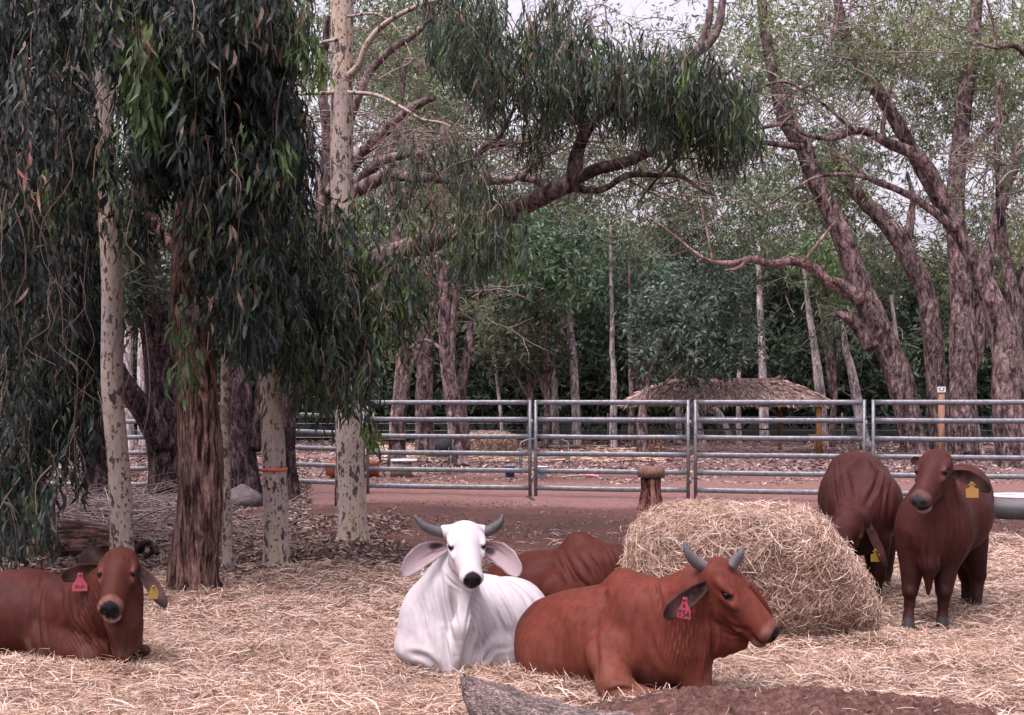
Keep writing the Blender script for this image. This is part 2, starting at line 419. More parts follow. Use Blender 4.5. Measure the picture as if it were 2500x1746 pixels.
b_.inputs['Roughness'].default_value = .95; b_.inputs['Specular IOR Level'].default_value = .1; bump(nt_, b_, n1.outputs['Fac'], .6, .03)
build('ground', g, mg, kind='structure', label='brown trampled earth', cat=None)

# ---------------------------------------------------------------- straw
def straws(geo, base, dirs, length, width, rise, curl, cols):
    """curved flat blades; base (n,3), dirs (n,3) unit, rise: lift of the middle"""
    n = len(base); t = np.array([0, .33, .67, 1.0])
    side = np.cross(dirs, np.array([0, 0, 1.0])); side /= np.linalg.norm(side, axis=1)[:, None] + 1e-9
    roll = rng.uniform(-.9, .9, n)[:, None]; up = np.cross(side, dirs); wv = side * np.cos(roll) + up * np.sin(roll)
    V = np.zeros((n, 4, 2, 3))
    for k in range(4):
        c = base + dirs * (length * t[k])[:, None] + side * (curl * np.sin(t[k] * np.pi) * length)[:, None] + np.array([0, 0, 1.0]) * (rise * np.sin(np.pi * t[k]))[:, None]
        w = (width * (1 if k < 3 else .35) * .5)[:, None]
        V[:, k, 0] = c - wv * w; V[:, k, 1] = c + wv * w
    b = np.arange(n)[:, None] * 8
    q = np.concatenate([b + np.array([0, 1, 3, 2]), b + np.array([2, 3, 5, 4]), b + np.array([4, 5, 7, 6])])
    geo.add(V.reshape(-1, 3), q, None, np.repeat(cols, 8, axis=0))

def hay_cols(n, dull=0.0):
    a = np.array([[.60, .46, .37], [.78, .66, .58], [.46, .32, .25], [.26, .165, .13], [.88, .80, .74], [.58, .41, .29]])
    c = a[rng.choice(6, n, p=[.25, .22, .16, .14, .13, .10])] * rng.uniform(.8, 1.12, (n, 1)) * np.array([.80, .725, .68]); return c * (1 - dull)

def scatter_hay(n, y0, y1, wmin, wmax, lmin, lmax, thick, prob_edge=True):
    y = y0 * (y1 / y0) ** rng.random(n); px = rng.uniform(-480, 3000, n); x = (px - CX) / F_PX * y
    keep = rng.random(n) < haymask(x, y) ** 1.2 + .035
    x, y = x[keep], y[keep]; n = len(x)
    clump = fbm(np.stack([x, y, 0 * x], 1), 2.6, 3, 61); keep = rng.random(n) < .45 + 1.1 * clump; x, y = x[keep], y[keep]; n = len(x); clump = clump[keep]
    z = gheight(x, y) + rng.random(n) ** 1.6 * thick * (.5 + clump)
    az = rng.uniform(0, 2 * np.pi, n) + (fbm(np.stack([x, y, 0 * x], 1), 1.2, 2, 62) - .5) * 4; el = rng.normal(.0, .22, n) + .06
    d = np.stack([np.cos(az) * np.cos(el), np.sin(az) * np.cos(el), np.sin(el)], 1)
    L = rng.uniform(lmin, lmax, n); w = rng.uniform(wmin, wmax, n)
    pc = fbm(np.stack([x, y, 0 * x], 1), .9, 3, 63)[:, None]; c = hay_cols(n) * (.72 + .52 * pc)
    straws(gH, np.stack([x, y, z], 1) - d * (L * .5)[:, None], d, L, w, L * rng.uniform(-.05, .18, n), rng.normal(0, .10, n), c)
gH = Geo()
scatter_hay(226000, 6.6, 10, .0022, .0048, .05, .20, .045)
scatter_hay(146000, 9.5, 17, .0038, .0075, .07, .24, .05)
scatter_hay(12000, 6.6, 9, .003, .007, .14, .34, .07)
# little drifts pushed up against the resting bodies
def drift(cx, cy, rx, ry, n, h):
    a = rng.uniform(0, 2 * np.pi, n); r = np.sqrt(rng.random(n)); x = cx + rx * r * np.cos(a); y = cy + ry * r * np.sin(a)
    z = gheight(x, y) + h * (1 - r ** 2) * rng.random(n); az = rng.uniform(0, 2 * np.pi, n); el = rng.normal(.1, .4, n)
    d = np.stack([np.cos(az) * np.cos(el), np.sin(az) * np.cos(el), np.sin(el)], 1); L = rng.uniform(.07, .24, n)
    straws(gH, np.stack([x, y, z], 1) - d * (L * .5)[:, None], d, L, rng.uniform(.003, .006, n), L * .1, rng.normal(0, .1, n), hay_cols(n) * rng.uniform(.8, 1.1))
for px, d, rx, ry, n, h in [(1250, 7.95, .25, .12, 2500, .07), (1340, 7.85, .30, .10, 2600, .06), (1400, 7.65, .25, .10, 2000, .05), (1600, 7.2, .30, .10, 3000, .07), (1560, 7.15, .15, .08, 1500, .09), (1000, 8.05, .25, .1, 1800, .05), (1190, 7.95, .25, .1, 1800, .06),
        (150, 8.2, .5, .12, 2600, .06), (300, 8.05, .25, .1, 1600, .06), (30, 8.3, .4, .12, 1800, .05), (1850, 8.85, .8, .22, 6000, .10), (2120, 8.9, .4, .3, 4000, .12), (2260, 9.5, .5, .10, 1600, .03), (2380, 10.3, .5, .2, 1200, .03), (2130, 10.3, .25, .3, 1500, .06),
        (460, 11.1, .5, .12, 1800, .06), (640, 8.6, .5, .3, 2500, .07), (700, 7.6, .6, .3, 2500, .06), (2000, 7.7, .7, .3, 3500, .07), (2250, 8.3, .7, .3, 3500, .08)]:
    drift((px - CX) / F_PX * d, d, rx, ry, n, h)
build('hay_litter', gH, M_STRAW, smooth=False, kind='stuff', label='loose pale hay strewn thickly over the yard', cat='hay')

# ---------------------------------------------------------------- fallen leaves, bark and twigs
gL = Geo()
def litter(n, y0, y1, px0, px1, size, thr, seed, cols, lift=.01, far=False):
    y = y0 * (y1 / y0) ** rng.random(n); px = rng.uniform(px0, px1, n); x = (px - CX) / F_PX * y
    P = np.stack([x, y, 0 * x], 1); k = rng.random(n) < smooth01(thr - .08, thr + .10, fbm(P, .8, 3, seed)); x, y = x[k], y[k]; n = len(x)
    k = rng.random(n) < 1 - .8 * haymask(x, y); x, y = x[k], y[k]; n = len(x)
    z = gheight(x, y) + rng.random(n) * lift + .004
    az = rng.uniform(0, 2 * np.pi, n); el = rng.normal(0, .3, n); d = np.stack([np.cos(az) * np.cos(el), np.sin(az) * np.cos(el), np.sin(el)], 1)
    s = np.cross(d, [0, 0, 1]); s /= np.linalg.norm(s, axis=1)[:, None]; rl = rng.normal(0, .6, n)[:, None]; w = s * np.cos(rl) + np.cross(s, d) * np.sin(rl)
    L = (size * rng.uniform(.5, 1.4, n))[:, None]; W_ = L * rng.uniform(.12, .30, (n, 1)); c = np.stack([x, y, z], 1)
    V = np.stack([c - d * L / 2, c - w * W_ / 2 + [0, 0, .008], c + d * L / 2, c + w * W_ / 2], 1).reshape(-1, 3)
    col = np.array(cols)[rng.integers(0, len(cols), n)] * rng.uniform(.7, 1.25, (n, 1))
    gL.add(V, np.arange(4 * n).reshape(-1, 4), None, np.repeat(col, 4, axis=0))
LC = [(.13, .076, .066), (.18, .12, .108), (.075, .047, .043), (.23, .17, .155), (.30, .235, .22), (.10, .057, .047)]
litter(38000, 11.5, 19, -60, 1000, .085, .36, 71, LC, .03)
litter(16000, 12, 22, 900, 2560, .05, .50, 72, LC, .012)
litter(30000, 19, 34, -60, 760, .11, .34, 73, LC, .04)
litter(14000, 27, 34, 700, 2560, .10, .45, 74, [(.30, .21, .19), (.20, .14, .12), (.40, .32, .29), (.16, .15, .09)])
litter(36000, 32, 60, -60, 2560, .18, .40, 75, [(.30, .21, .19), (.18, .12, .11), (.42, .33, .31), (.12, .08, .075), (.09, .06, .055)], .06)
build('leaf_litter', gL, M_DULL, smooth=False, kind='stuff', label='fallen gum leaves and bark scraps scattered under the trees', cat='leaf litter')
# pale hay strewn in the far paddock
gF = Geo(); n = 16000
y = rng.uniform(37, 50, n); px = rng.uniform(900, 1620, n); x = (px - CX) / F_PX * y; e = smooth01(.3, .5, fbm(np.stack([x, y, 0 * x], 1), .25, 3, 81) + .25 * np.exp(-((y - 42) / 2.5) ** 2)); k = rng.random(n) < e; x, y = x[k], y[k]; n = len(x)
az = rng.uniform(0, 2 * np.pi, n); el = rng.normal(0, .15, n); d = np.stack([np.cos(az) * np.cos(el), np.sin(az) * np.cos(el), np.sin(el)], 1); L = rng.uniform(.2, .5, n)
straws(gF, np.stack([x, y, gheight(x, y) + .03 + .04 * rng.random(n)], 1) - d * (L / 2)[:, None], d, L, rng.uniform(.02, .045, n), L * .05, 0 * L, hay_cols(n))
build('far_hay_litter', gF, M_STRAW, smooth=False, kind='stuff', label='pale strip of loose hay on the ground beyond the rail fence', cat='hay')
# ================================================================ CATTLE
def rot_from(fwd, up=(0, 0, 1)):
    x = nrm(fwd); y = nrm(np.cross(up, x)); z = np.cross(x, y); return np.stack([x, y, z], 1)

RED = np.array([0.093, 0.0225, 0.0150]); RED_D = np.array([0.046, 0.0130, 0.0115]); WHT = np.array([0.42, 0.39, 0.405])

class Cow:
    def __init__(s, name_label, hide, lo, hi, h=0.008, group='cattle resting and feeding in the yard', horns=None, cat='cow'):
        s.label = name_label; s.hide = np.array(hide, float); s.S = Sdf(lo, hi, h); s.cat = cat; s.group = group
        s.folds = []; s.ears = []; s.horns = []; s.tags = []; s.paint = []; s.hornlist = []; s.ripples = []
    def E(s, px, py, d, r, yaw=0, pitch=0, roll=0, k=0.06, mode='add'):
        R = np.array(Matrix.Rotation(math.radians(yaw), 3, 'Z') @ Matrix.Rotation(math.radians(-pitch), 3, 'Y') @ Matrix.Rotation(math.radians(roll), 3, 'X'))
        s.S.ell(W(px, py, d), r, R, k, mode)
    def C(s, a, b, ra, rb, k=0.06, mode='add'): s.S.cap(W(*a), W(*b), ra, rb, k, mode)
    def head(s, o, fwd, sc=1.0, up=(0, 0, 1), k=0.02, mouth=0.0, wide=1.0):
        s.mouth = mouth
        s.R = rot_from(fwd, up); s.o = W(*o); s.sc = sc
        def P(x, y, z): return s.o + s.R @ (np.array([x, y, z]) * sc)
        s.P = P
        S = s.S
        def E(c, r, k=k, mode='add', ry=0): 
            R = s.R @ np.array(Matrix.Rotation(math.radians(ry), 3, 'Y'))
            S.ell(P(*c), np.array(r) * sc * np.array([1, wide if abs(c[1]) < .001 else 1, 1]), R, k, mode)
        def C(a, b, ra, rb, k=k, mode='add'): S.cap(P(*a), P(*b), ra * sc, rb * sc, k, mode)
        E((-0.050, 0, 0.022), (.080, .098, .080), 0.05)
        E((0.00, 0, 0.0), (.125, .106, .104), 0.03)
        E((0.015, 0, 0.050), (.11, .094, .046), 0.03)
        C((.05, 0, .030), (.30, 0, .020), .068, .050, 0.03)
        C((.06, .02, -.010), (.31, .012, -.006), .072, .050, 0.03)
        C((.06, -.02, -.010), (.31, -.012, -.006), .072, .050, 0.03)
        E((.325, 0, -.004), (.054, .063, .058), 0.025)
        C((.335, .028, .006), (.335, -.028, .006), .040, .040, 0.015)
        E((.315, 0, -.068 - mouth), (.052, .050, .030), 0.016)
        C((.03, .03, -.095), (.27, .016, -.064), .058, .034, 0.03)
        C((.03, -.03, -.095), (.27, -.016, -.064), .058, .034, 0.03)
        for sg in (-1, 1):
            E((.04, .055 * sg, -.07), (.10, .042, .085), 0.03)
            E((.040, .092 * sg, .050), (.050, .022, .022), 0.025)
            E((.085, .082 * sg, .006), (.07, .022, .020), 0.025)
            E((.078, .104 * sg, .030), (.026, .020, .013), 0.008, 'sub')
            E((.070, .094 * sg, .054), (.034, .014, .010), 0.012)
            E((.078, .094 * sg, .006), (.026, .012, .008), 0.010)
            E((.381, .031 * sg, .010), (.018, .012, .011), 0.007, 'sub', 25)
        C((.378, 0, .030), (.386, 0, -.014), .005, .005, 0.008, 'sub')
        E((.345, 0, -.042 - mouth * .5), (.068, .078, .0055 + mouth * .7), 0.008, 'sub', 8)
    def fold(s, pts, depth=0.012, w=5.0, ridge=0.5):
        s.folds.append((spline(np.array(pts, float), 10), depth, w, ridge))
    def ripple(s, cx, cy, rx, ry, ang, period, depth):
        s.ripples.append((cx, cy, rx, ry, math.radians(ang), period, depth))
    def ear(s, base, tip, nhint, width=0.11, cup=0.35, sag=0.02, inner=None, outer=None, droop=None, tipdark=0.0):
        s.ears.append((W(*base), W(*tip), nrm(nhint), width, cup, sag, inner, outer, tipdark))
    def horn(s, pts, col=(0.10, 0.09, 0.10)):
        s.hornlist.append((pts, col))
    def tag(s, px, py, d, kind, facing, h=0.11, col=(0.25, 0.03, 0.05), text=None):
        s.tags.append((W(px, py, d), kind, facing, h, col, text))
    def finish(s, fibre=None, darkener=None, nosecol=(0.008, 0.0075, 0.010), muzz=(0.20, 0.10, 0.075), head_only=False):
        V, Q = s.S.mesh()
        Nn = vnormals(V, Q)
        # creases and skin folds, pressed into the surface
        px = CX + V[:, 0] / V[:, 1] * F_PX; py = HZ + (CAM_H - V[:, 2]) / V[:, 1] * F_PX
        view = V - np.array([0, 0, CAM_H]); view /= np.linalg.norm(view, axis=1)[:, None]
        face = smooth01(0.0, 0.35, -(Nn * view).sum(1))
        disp = np.zeros(len(V))
        for pl, depth, w, ridge in s.folds:
            m = (px > pl[:, 0].min() - 6 * w) & (px < pl[:, 0].max() + 6 * w) & (py > pl[:, 1].min() - 6 * w) & (py < pl[:, 1].max() + 6 * w)
            ii = np.nonzero(m)[0]
            if not len(ii): continue
            d2 = np.full(len(ii), 1e9); tt = np.zeros(len(ii))
            for k in range(len(pl) - 1):
                a = pl[k][:2]; b = pl[k + 1][:2]; ba = b - a; L = (ba @ ba) + 1e-9
                qx = px[ii] - a[0]; qy = py[ii] - a[1]; t = np.clip((qx * ba[0] + qy * ba[1]) / L, 0, 1)
                dd = (qx - t * ba[0]) ** 2 + (qy - t * ba[1]) ** 2
                bt = dd < d2; d2 = np.where(bt, dd, d2); tt = np.where(bt, (k + t) / (len(pl) - 1), tt)
            dist = np.sqrt(d2); env = np.sin(np.pi * np.clip(tt, 0.02, 0.98)) ** 0.6
            g = -np.exp(-(dist / w) ** 2) + ridge * np.exp(-((dist - 2.0 * w) / (1.2 * w)) ** 2)
            disp[ii] += depth * g * env
        for cx, cy, rx, ry, an, per, dp in s.ripples:   # loose skin hanging in close parallel folds
            m = np.exp(-((px - cx) / rx) ** 2 - ((py - cy) / ry) ** 2)
            wob = fbm(np.stack([px / 70, py / 160, px * 0], 1), 1.0, 2, 4) * 2.6 * per
            u = (px * math.cos(an) + py * math.sin(an) + wob) / per
            amp = 0.45 + 0.9 * vnoise(np.stack([px / 22, py / 95, px * 0], 1), 1.0, 9)
            disp += dp * m * amp * (1 - np.abs(np.sin(np.pi * u)) * 2 * 0.8)
        V = V + Nn * (disp * face)[:, None]
        L0 = (V - s.o) @ s.R / s.sc
        hm = (np.abs(L0[:, 1]) < .14) & (L0[:, 0] > -.15) & (L0[:, 0] < .5) & (np.abs(L0[:, 2]) < .16)
        V = V + Nn * ((fbm(V, 7, 3, 5) - 0.5) * np.where(hm, 0.004, 0.014))[:, None]
        # hide colours
        c = np.tile(s.hide, (len(V), 1))
        nz = fbm(V, 3.5, 3, 11)[:, None]; n2 = fbm(V * [1, 1, .5], 16, 3, 12)[:, None]; w_ = 1.0 if s.hide[1] < .2 else .25; c = c * (1 + w_ * (-.22 + 0.44 * nz)) * (1 + w_ * (-.14 + .28 * n2))
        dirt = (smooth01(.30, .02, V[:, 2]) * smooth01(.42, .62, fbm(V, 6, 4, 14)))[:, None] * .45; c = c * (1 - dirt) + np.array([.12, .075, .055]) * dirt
        L = L0
        inh = (np.abs(L[:, 1]) < .10) & (L[:, 2] > -.125) & (L[:, 2] < .12) & (L[:, 0] < .46)
        if darkener is not None: c = darkener(V, px, py, c)
        ring = smooth01(.305, .330, L[:, 0] + .15 * L[:, 2]) * inh
        ring = ring * .8
        c = c * (1 - ring[:, None] * .6) + np.array(muzz) * ring[:, None] * .6
        pad = smooth01(.345, .355, L[:, 0] + 0.12 * L[:, 2] - 6.5 * L[:, 1] ** 2) * smooth01(-.030, -.020, L[:, 2] - .6 * np.abs(L[:, 1]) + .02) * inh
        c = c * (1 - pad[:, None]) + np.array(nosecol) * pad[:, None]
        lip = smooth01(-.052 - s.mouth, -.062 - s.mouth, L[:, 2]) * smooth01(.30, .325, L[:, 0]) * inh * (.5 if s.mouth else .2)
        c = c * (1 - lip[:, None]) + np.array([.26, .23, .21]) * lip[:, None]
        for sg in (-1, 1):
            de = np.sqrt(((L[:, 0] - .076) / 1.5) ** 2 + ((L[:, 2] - .030)) ** 2 + ((L[:, 1] - .095 * sg) * .6) ** 2)
            lt = np.exp(-((de - .034) / .008) ** 2) * inh * .45; c = c * (1 - lt[:, None]) + np.clip(s.hide * 2.3 + .02, 0, .5) * lt[:, None]
            rg = (1 - smooth01(.020, .029, de)) * inh
            c = c * (1 - rg[:, None] * .9) + np.array([.03, .022, .022]) * rg[:, None] * .9
            nst = np.sqrt((L[:, 0] - .381) ** 2 + (L[:, 1] - .031 * sg) ** 2 + (L[:, 2] - .010) ** 2)
            ng = (1 - smooth01(.012, .017, nst)) * inh; c = c * (1 - ng[:, None]) + np.array([.006, .005, .006]) * ng[:, None]
        mo = (1 - smooth01(.004 + s.mouth * .7, .009 + s.mouth * .8, np.abs(L[:, 2] + .042 + s.mouth * .5 + (L[:, 0] - .345) * .14))) * smooth01(.285, .30, L[:, 0]) * inh
        c = c * (1 - mo[:, None] * .9) + np.array([.02, .012, .012]) * mo[:, None] * .9
        root_xyz = np.array([V[:, 0].mean(), V[:, 1].mean(), 0.0])
        root = thing('cow', s.label, s.cat, root_xyz, s.group)
        g = Geo(); g.add(V, Q, None, c)
        for (b, t, nh, width, cup, sag, inner, outer, tipdark) in s.ears:
            nu, nv = 26, 11
            ax = nrm(t - b); wd = nrm(np.cross(ax, nh)); nn = np.cross(wd, ax)
            if nn @ nh < 0: nn = -nn
            b = b - ax * .025
            u = np.linspace(0, 1, nu)[:, None, None] ** .9; v = np.linspace(-1, 1, nv)[None, :, None]
            prof = (np.clip(u, 0, 1) + .02) ** 0.72 * (1.003 - u) ** 0.42 * 1.72 * 0.5 * width
            prof = prof * (0.96 + 0.04 * np.sin(u * 23 + v * 2) * (u > .3)) + 0.010 * (1 - u)
            ctr = b + (t - b) * u + np.array([0, 0, 1.0]) * (np.sin(np.pi * u) * sag)
            P = ctr + wd * (v * prof) + nn * ((v ** 2) * prof * cup * (1.4 - u) - 0.012 * np.sin(np.pi * u))
            back = P - nn * (0.004 + 0.010 * (1 - v ** 2) * (1 - u * 0.7))
            Vf = P.reshape(-1, 3); Vb = back.reshape(-1, 3)
            i = np.arange(nu - 1)[:, None] * nv; j = np.arange(nv - 1)[None]
            q = np.stack([i + j, i + nv + j, i + nv + j + 1, i + j + 1], -1).reshape(-1, 4)
            n = nu * nv; qb = q[:, ::-1] + n
            e1 = np.arange(nu - 1) * nv; side = np.stack([e1, e1 + n, e1 + nv + n, e1 + nv], 1); e2 = e1 + nv - 1; side2 = np.stack([e2, e2 + nv, e2 + nv + n, e2 + n], 1)
            e3 = np.arange(nv - 1) + (nu - 1) * nv; side3 = np.stack([e3, e3 + n, e3 + 1 + n, e3 + 1], 1)
            uu = np.tile(u, (1, nv, 1)).reshape(-1, 1); vv = np.tile(v, (nu, 1, 1)).reshape(-1, 1)
            inner_c = np.array(inner if inner is not None else s.hide * 0.55); outer_c = np.array(outer if outer is not None else s.hide)
            dk = smooth01(0.0, .45, 1 - np.abs(vv)) * smooth01(.75, .25, uu) * smooth01(-.05, .1, uu)
            ci = inner_c * (1 - .75 * dk * (0.4 + 0.6 * (fbm(Vf, 30, 2, 3)[:, None] > .5)))
            ci = ci * (1 - tipdark * smooth01(.7, .95, uu)); co = outer_c * np.ones_like(uu) * (1 - tipdark * smooth01(.75, .95, uu))
            if inner is not None and np.mean(inner) > .25:   # fine dark and russet hair inside a white ear
                dd = np.clip(1 - np.abs(vv + .25) * 1.6, 0, 1) * smooth01(.78, .30, uu) * smooth01(.02, .12, uu) * smooth01(.42, .58, fbm(np.hstack([uu * 2, vv * 9, uu * 0]), 1.0, 2, 8)[:, None])
                ci = inner_c * (1 - dd) + np.array([.16, .06, .05]) * dd
                hole = (1 - smooth01(.10, .20, np.sqrt((uu - .22) ** 2 + ((vv - .35) * .35) ** 2))); ci = ci * (1 - hole) + np.array([.05, .035, .04]) * hole
            g.add(np.vstack([Vf, Vb]), np.vstack([q, qb, side, side2, side3]), None, np.vstack([ci, co]))
        s.root = root
        build('body', g, M_HIDE if s.hide[1] < .2 else M_HIDE_WHITE, root)
        for sg in (-1, 1):
            e = Geo(); uvsphere(e, s.P(.078, .090 * sg, .030), (.0205 * s.sc,) * 3, 14, 10, (.004, .003, .003)); build('eye', e, M_EYE, root)
            # eyelids
        nzg = Geo()
        for pts, col in s.hornlist:
            P = spline(np.array([list(W(*p[:3])) + [p[3]] for p in pts]), 8)
            t = np.linspace(0, 1, len(P))[:, None]; cc = np.array(col) * (1 - t * .55) + .02
            hg = Geo(); tube(hg, P[:, :3], P[:, 3], 14, cc, True, 0.06, 60, 3); build('horn', hg, M_HORN, root)
        for p, kind, facing, h, col, text in s.tags:
            tg = Geo(); n = nrm(facing); upv = nrm(np.array([0, 0, 1]) - n * n[2]); sd = np.cross(upv, n)
            if kind == 'bottle': prof = [(0.0, .42), (.38, .40), (.42, .36), (.62, .20), (.80, .13), (.92, .15), (1.0, .10)]
            elif kind == 'square': prof = [(0, .40), (.55, .42), (.58, .34), (.64, .16), (.78, .12), (.82, .30), (.88, .12), (1, .09)]
            else: prof = [(0, .30), (.5, .34), (.8, .22), (1, .10)]
            th = .003
            V2 = []
            for off in (th, -th):
                for y, w in prof:
                    for sx in (-1, 1): V2.append(p + upv * (y - .5) * h + sd * sx * w * h + n * off)
            k = len(prof); q = []
            for i in range(k - 1):
                a = 2 * i; q += [[a, a + 1, a + 3, a + 2]]; b = a + 2 * k; q += [[b, b + 2, b + 3, b + 1]]
                q += [[a, a + 2, b + 2, b], [a + 1, b + 1, b + 3, a + 3]]
            q += [[0, 2 * k, 2 * k + 1, 1]]; e = 2 * k - 2; q += [[e, e + 1, e + 1 + 2 * k, e + 2 * k]]
            tg.add(V2, q, None, col)
            lab = {0.25: 'bottle-shaped red ear tag'}.get(round(col[0], 2), 'yellow ear tag')
            to = build('ear_tag', tg, M_PLASTIC, root, smooth=False, label=lab)
            bt = Geo(); tube(bt, [p + upv * .40 * h + n * .002, p + upv * .40 * h + n * .012], .008, 8, np.array(col) * .7); build('button', bt, M_PLASTIC, to)
            if text:
                for txt, ty, ts in text:
                    cu = bpy.data.curves.new('tag_text', 'FONT'); cu.body = txt; cu.size = ts; cu.align_x = 'CENTER'; cu.align_y = 'CENTER'; cu.extrude = 0.0006; cu.offset = 0.0009
                    ob = bpy.data.objects.new('tmp', cu); COL.objects.link(ob)
                    bpy.context.view_layer.update(); me = bpy.data.meshes.new_from_object(ob.evaluated_get(bpy.context.evaluated_depsgraph_get()))
                    bpy.data.objects.remove(ob)
                    M4 = Matrix(((sd[0], upv[0], n[0], 0), (sd[1], upv[1], n[1], 0), (sd[2], upv[2], n[2], 0), (0, 0, 0, 1)))
                    loc = p + upv * ty * h + n * .0045 - ORIG[root]
                    me.transform(Matrix.Translation(Vector(loc)) @ M4)
                    ob = bpy.data.objects.new('tag_writing', me); COL.objects.link(ob); ob.parent = to; me.materials.append(M_INK); ORIG[ob] = ORIG[root]
        return root

M_INK = newmat('black_ink')[0]; M_INK.node_tree.nodes['Principled BSDF'].inputs['Base Color'].default_value = (.02, .012, .015, 1)

# ---- A: front red cow lying, facing right, with two horns and tag T54
A = Cow('russet humped cow with short grey horns lying nearest, ear tag reading T54', RED * 1.08, (-.15, 6.75, -.12), (1.75, 9.0, 1.05), 0.0068)
A.E(1385, 1566, 8.15, (.35, .30, .30), -42, k=.10)
A.E(1480, 1562, 7.92, (.42, .33, .33), -42, k=.12)
A.E(1350, 1600, 7.98, (.24, .20, .20), -42, k=.10)
A.E(1585, 1565, 7.70, (.30, .26, .34), -42, k=.10)
A.E(1532, 1462, 7.78, (.20, .11, .13), -42, 0, k=.07)
A.E(1548, 1452, 7.74, (.19, .11, .12), -42, 0, k=.07)
A.E(1524, 1432, 7.82, (.10, .075, .105), -42, 0, k=.06)
A.E(1560, 1545, 7.52, (.16, .09, .27), -42, 20, k=.08)
A.C((1590, 1510, 7.62), (1700, 1440, 7.42), .20, .135, .09)
A.C((1600, 1560, 7.60), (1710, 1500, 7.42), .20, .125, .09)
A.C((1640, 1590, 7.50), (1700, 1560, 7.42), .17, .12, .08)
A.C((1690, 1600, 7.40), (1700, 1680, 7.40), .095, .07, .08)
A.C((1710, 1560, 7.38), (1722, 1680, 7.38), .045, .03, .06)
A.C((1745, 1520, 7.36), (1790, 1585, 7.36), .05, .018, .05)
A.C((1720, 1540, 7.36), (1765, 1596, 7.38), .05, .022, .06)
A.C((1490, 1600, 7.52), (1500, 1668, 7.36), .14, .095, .07)
A.C((1496, 1672, 7.34), (1580, 1712, 7.28), .080, .055, .06)
A.C((1570, 1706, 7.26), (1680, 1706, 7.45), .055, .045, .04)
A.C((1760, 1540, 7.36), (1830, 1548, 7.33), .06, .022, .05); A.C((1775, 1560, 7.36), (1818, 1566, 7.34), .04, .016, .05); A.C((1752, 1570, 7.37), (1815, 1578, 7.35), .05, .012, .05)
A.ripple(1665, 1565, 45, 75, 12, 9.5, .006); A.ripple(1612, 1440, 18, 40, 0, 7, .004); A.ripple(1728, 1620, 16, 50, 5, 10, .006)
A.head((1760, 1424, 7.34), (.60, -.36, -.64), 1.12, up=(.12, -.25, 1))
A.horn([(1728, 1388, 7.33, .036), (1698, 1372, 7.30, .032), (1680, 1350, 7.28, .024), (1672, 1328, 7.28, .012), (1671, 1325, 7.28, .005)], (.095, .088, .095))
A.horn([(1790, 1380, 7.26, .032), (1800, 1366, 7.24, .028), (1809, 1350, 7.22, .021), (1811, 1334, 7.22, .011), (1811, 1331, 7.22, .004)], (.12, .112, .12))
A.ear((1722, 1430, 7.26), (1622, 1506, 7.10), (.15, -1, .05), .125, .30, .0, inner=(.055, .026, .024), tipdark=.7)
A.ear((1832, 1430, 7.48), (1884, 1516, 7.50), (.2, 1, .1), .07, .10, .0, inner=(.055, .026, .024))
A.tag(1671, 1484, 7.085, 'bottle', (-.76, -.64, .10), .115, (.25, .028, .048), [('T54', -.30, .052), ('III', 0.08, .022)])
for pl, dp, w in [([(1462, 1500), (1452, 1560), (1456, 1620), (1446, 1680)], .016, 9), ([(1580, 1530), (1600, 1590), (1625, 1640)], .010, 8),
        ([(1605, 1440), (1615, 1480), (1618, 1520)], .008, 6), ([(1640, 1500), (1650, 1560), (1665, 1620)], .007, 4), ([(1655, 1500), (1666, 1560), (1680, 1620)], .007, 4),
        ([(1672, 1505), (1682, 1560), (1694, 1625)], .008, 4), ([(1688, 1505), (1698, 1560), (1706, 1640)], .009, 4), ([(1622, 1500), (1632, 1560), (1645, 1610)], .006, 4), ([(1605, 1420), (1612, 1450), (1608, 1490)], .006, 3),
        ([(1735, 1480), (1742, 1560), (1738, 1600), (1722, 1665)], .016, 6), ([(1765, 1540), (1790, 1552), (1820, 1545)], .008, 4), ([(1440, 1440), (1470, 1430), (1485, 1420)], .010, 7),
        ([(1480, 1690), (1520, 1682), (1560, 1690)], .010, 5), ([(1755, 1500), (1785, 1528), (1830, 1540)], .008, 5), ([(1482, 1410), (1474, 1440), (1480, 1470)], .010, 8), ([(1596, 1425), (1600, 1450)], .01, 6)]: A.fold(pl, dp, w)

# ---- B: white cow
B = Cow('white humped cow with dark upturned horns and wide drooping ears lying on the hay', WHT, (-.95, 7.45, -.12), (.55, 9.7, 1.1), 0.0066)
B.E(1082, 1535, 8.32, (.29, .30, .33), 0, k=.1)
B.E(1180, 1516, 8.72, (.46, .32, .31), -52, k=.12)
B.E(1243, 1503, 9.10, (.32, .27, .27), -52, k=.1)
B.E(1110, 1470, 8.55, (.18, .16, .22), -52, k=.1)
B.C((1085, 1480, 8.30), (1118, 1370, 8.22), .215, .13, .09)
B.C((1095, 1450, 8.20), (1130, 1400, 8.10), .16, .11, .08)
B.C((1138, 1440, 8.02), (1128, 1530, 7.98), .030, .045, .06)
B.C((1128, 1530, 7.98), (1100, 1632, 8.02), .045, .04, .06)
B.E(1085, 1590, 8.12, (.18, .12, .16), 0, k=.07)
B.E(1005, 1582, 8.22, (.11, .13, .085), 10, k=.07)
B.E(1225, 1600, 8.32, (.17, .13, .13), -35, k=.06)
B.C((1225, 1610, 8.28), (1150, 1620, 8.12), .09, .06, .06)
B.C((1270, 1560, 8.7), (1280, 1610, 8.6), .16, .12, .08)
B.ripple(1200, 1500, 60, 90, -28, 11, .005); B.ripple(1165, 1540, 22, 60, -5, 8, .005); B.ripple(1060, 1520, 40, 80, -8, 13, .004)
B.head((1136, 1324, 8.02), (.13, -.80, -.50), 1.04, up=(-.02, 0, 1), wide=1.0)
B.C((1085, 1297, 8.10), (1178, 1297, 8.10), .040, .040, .04)
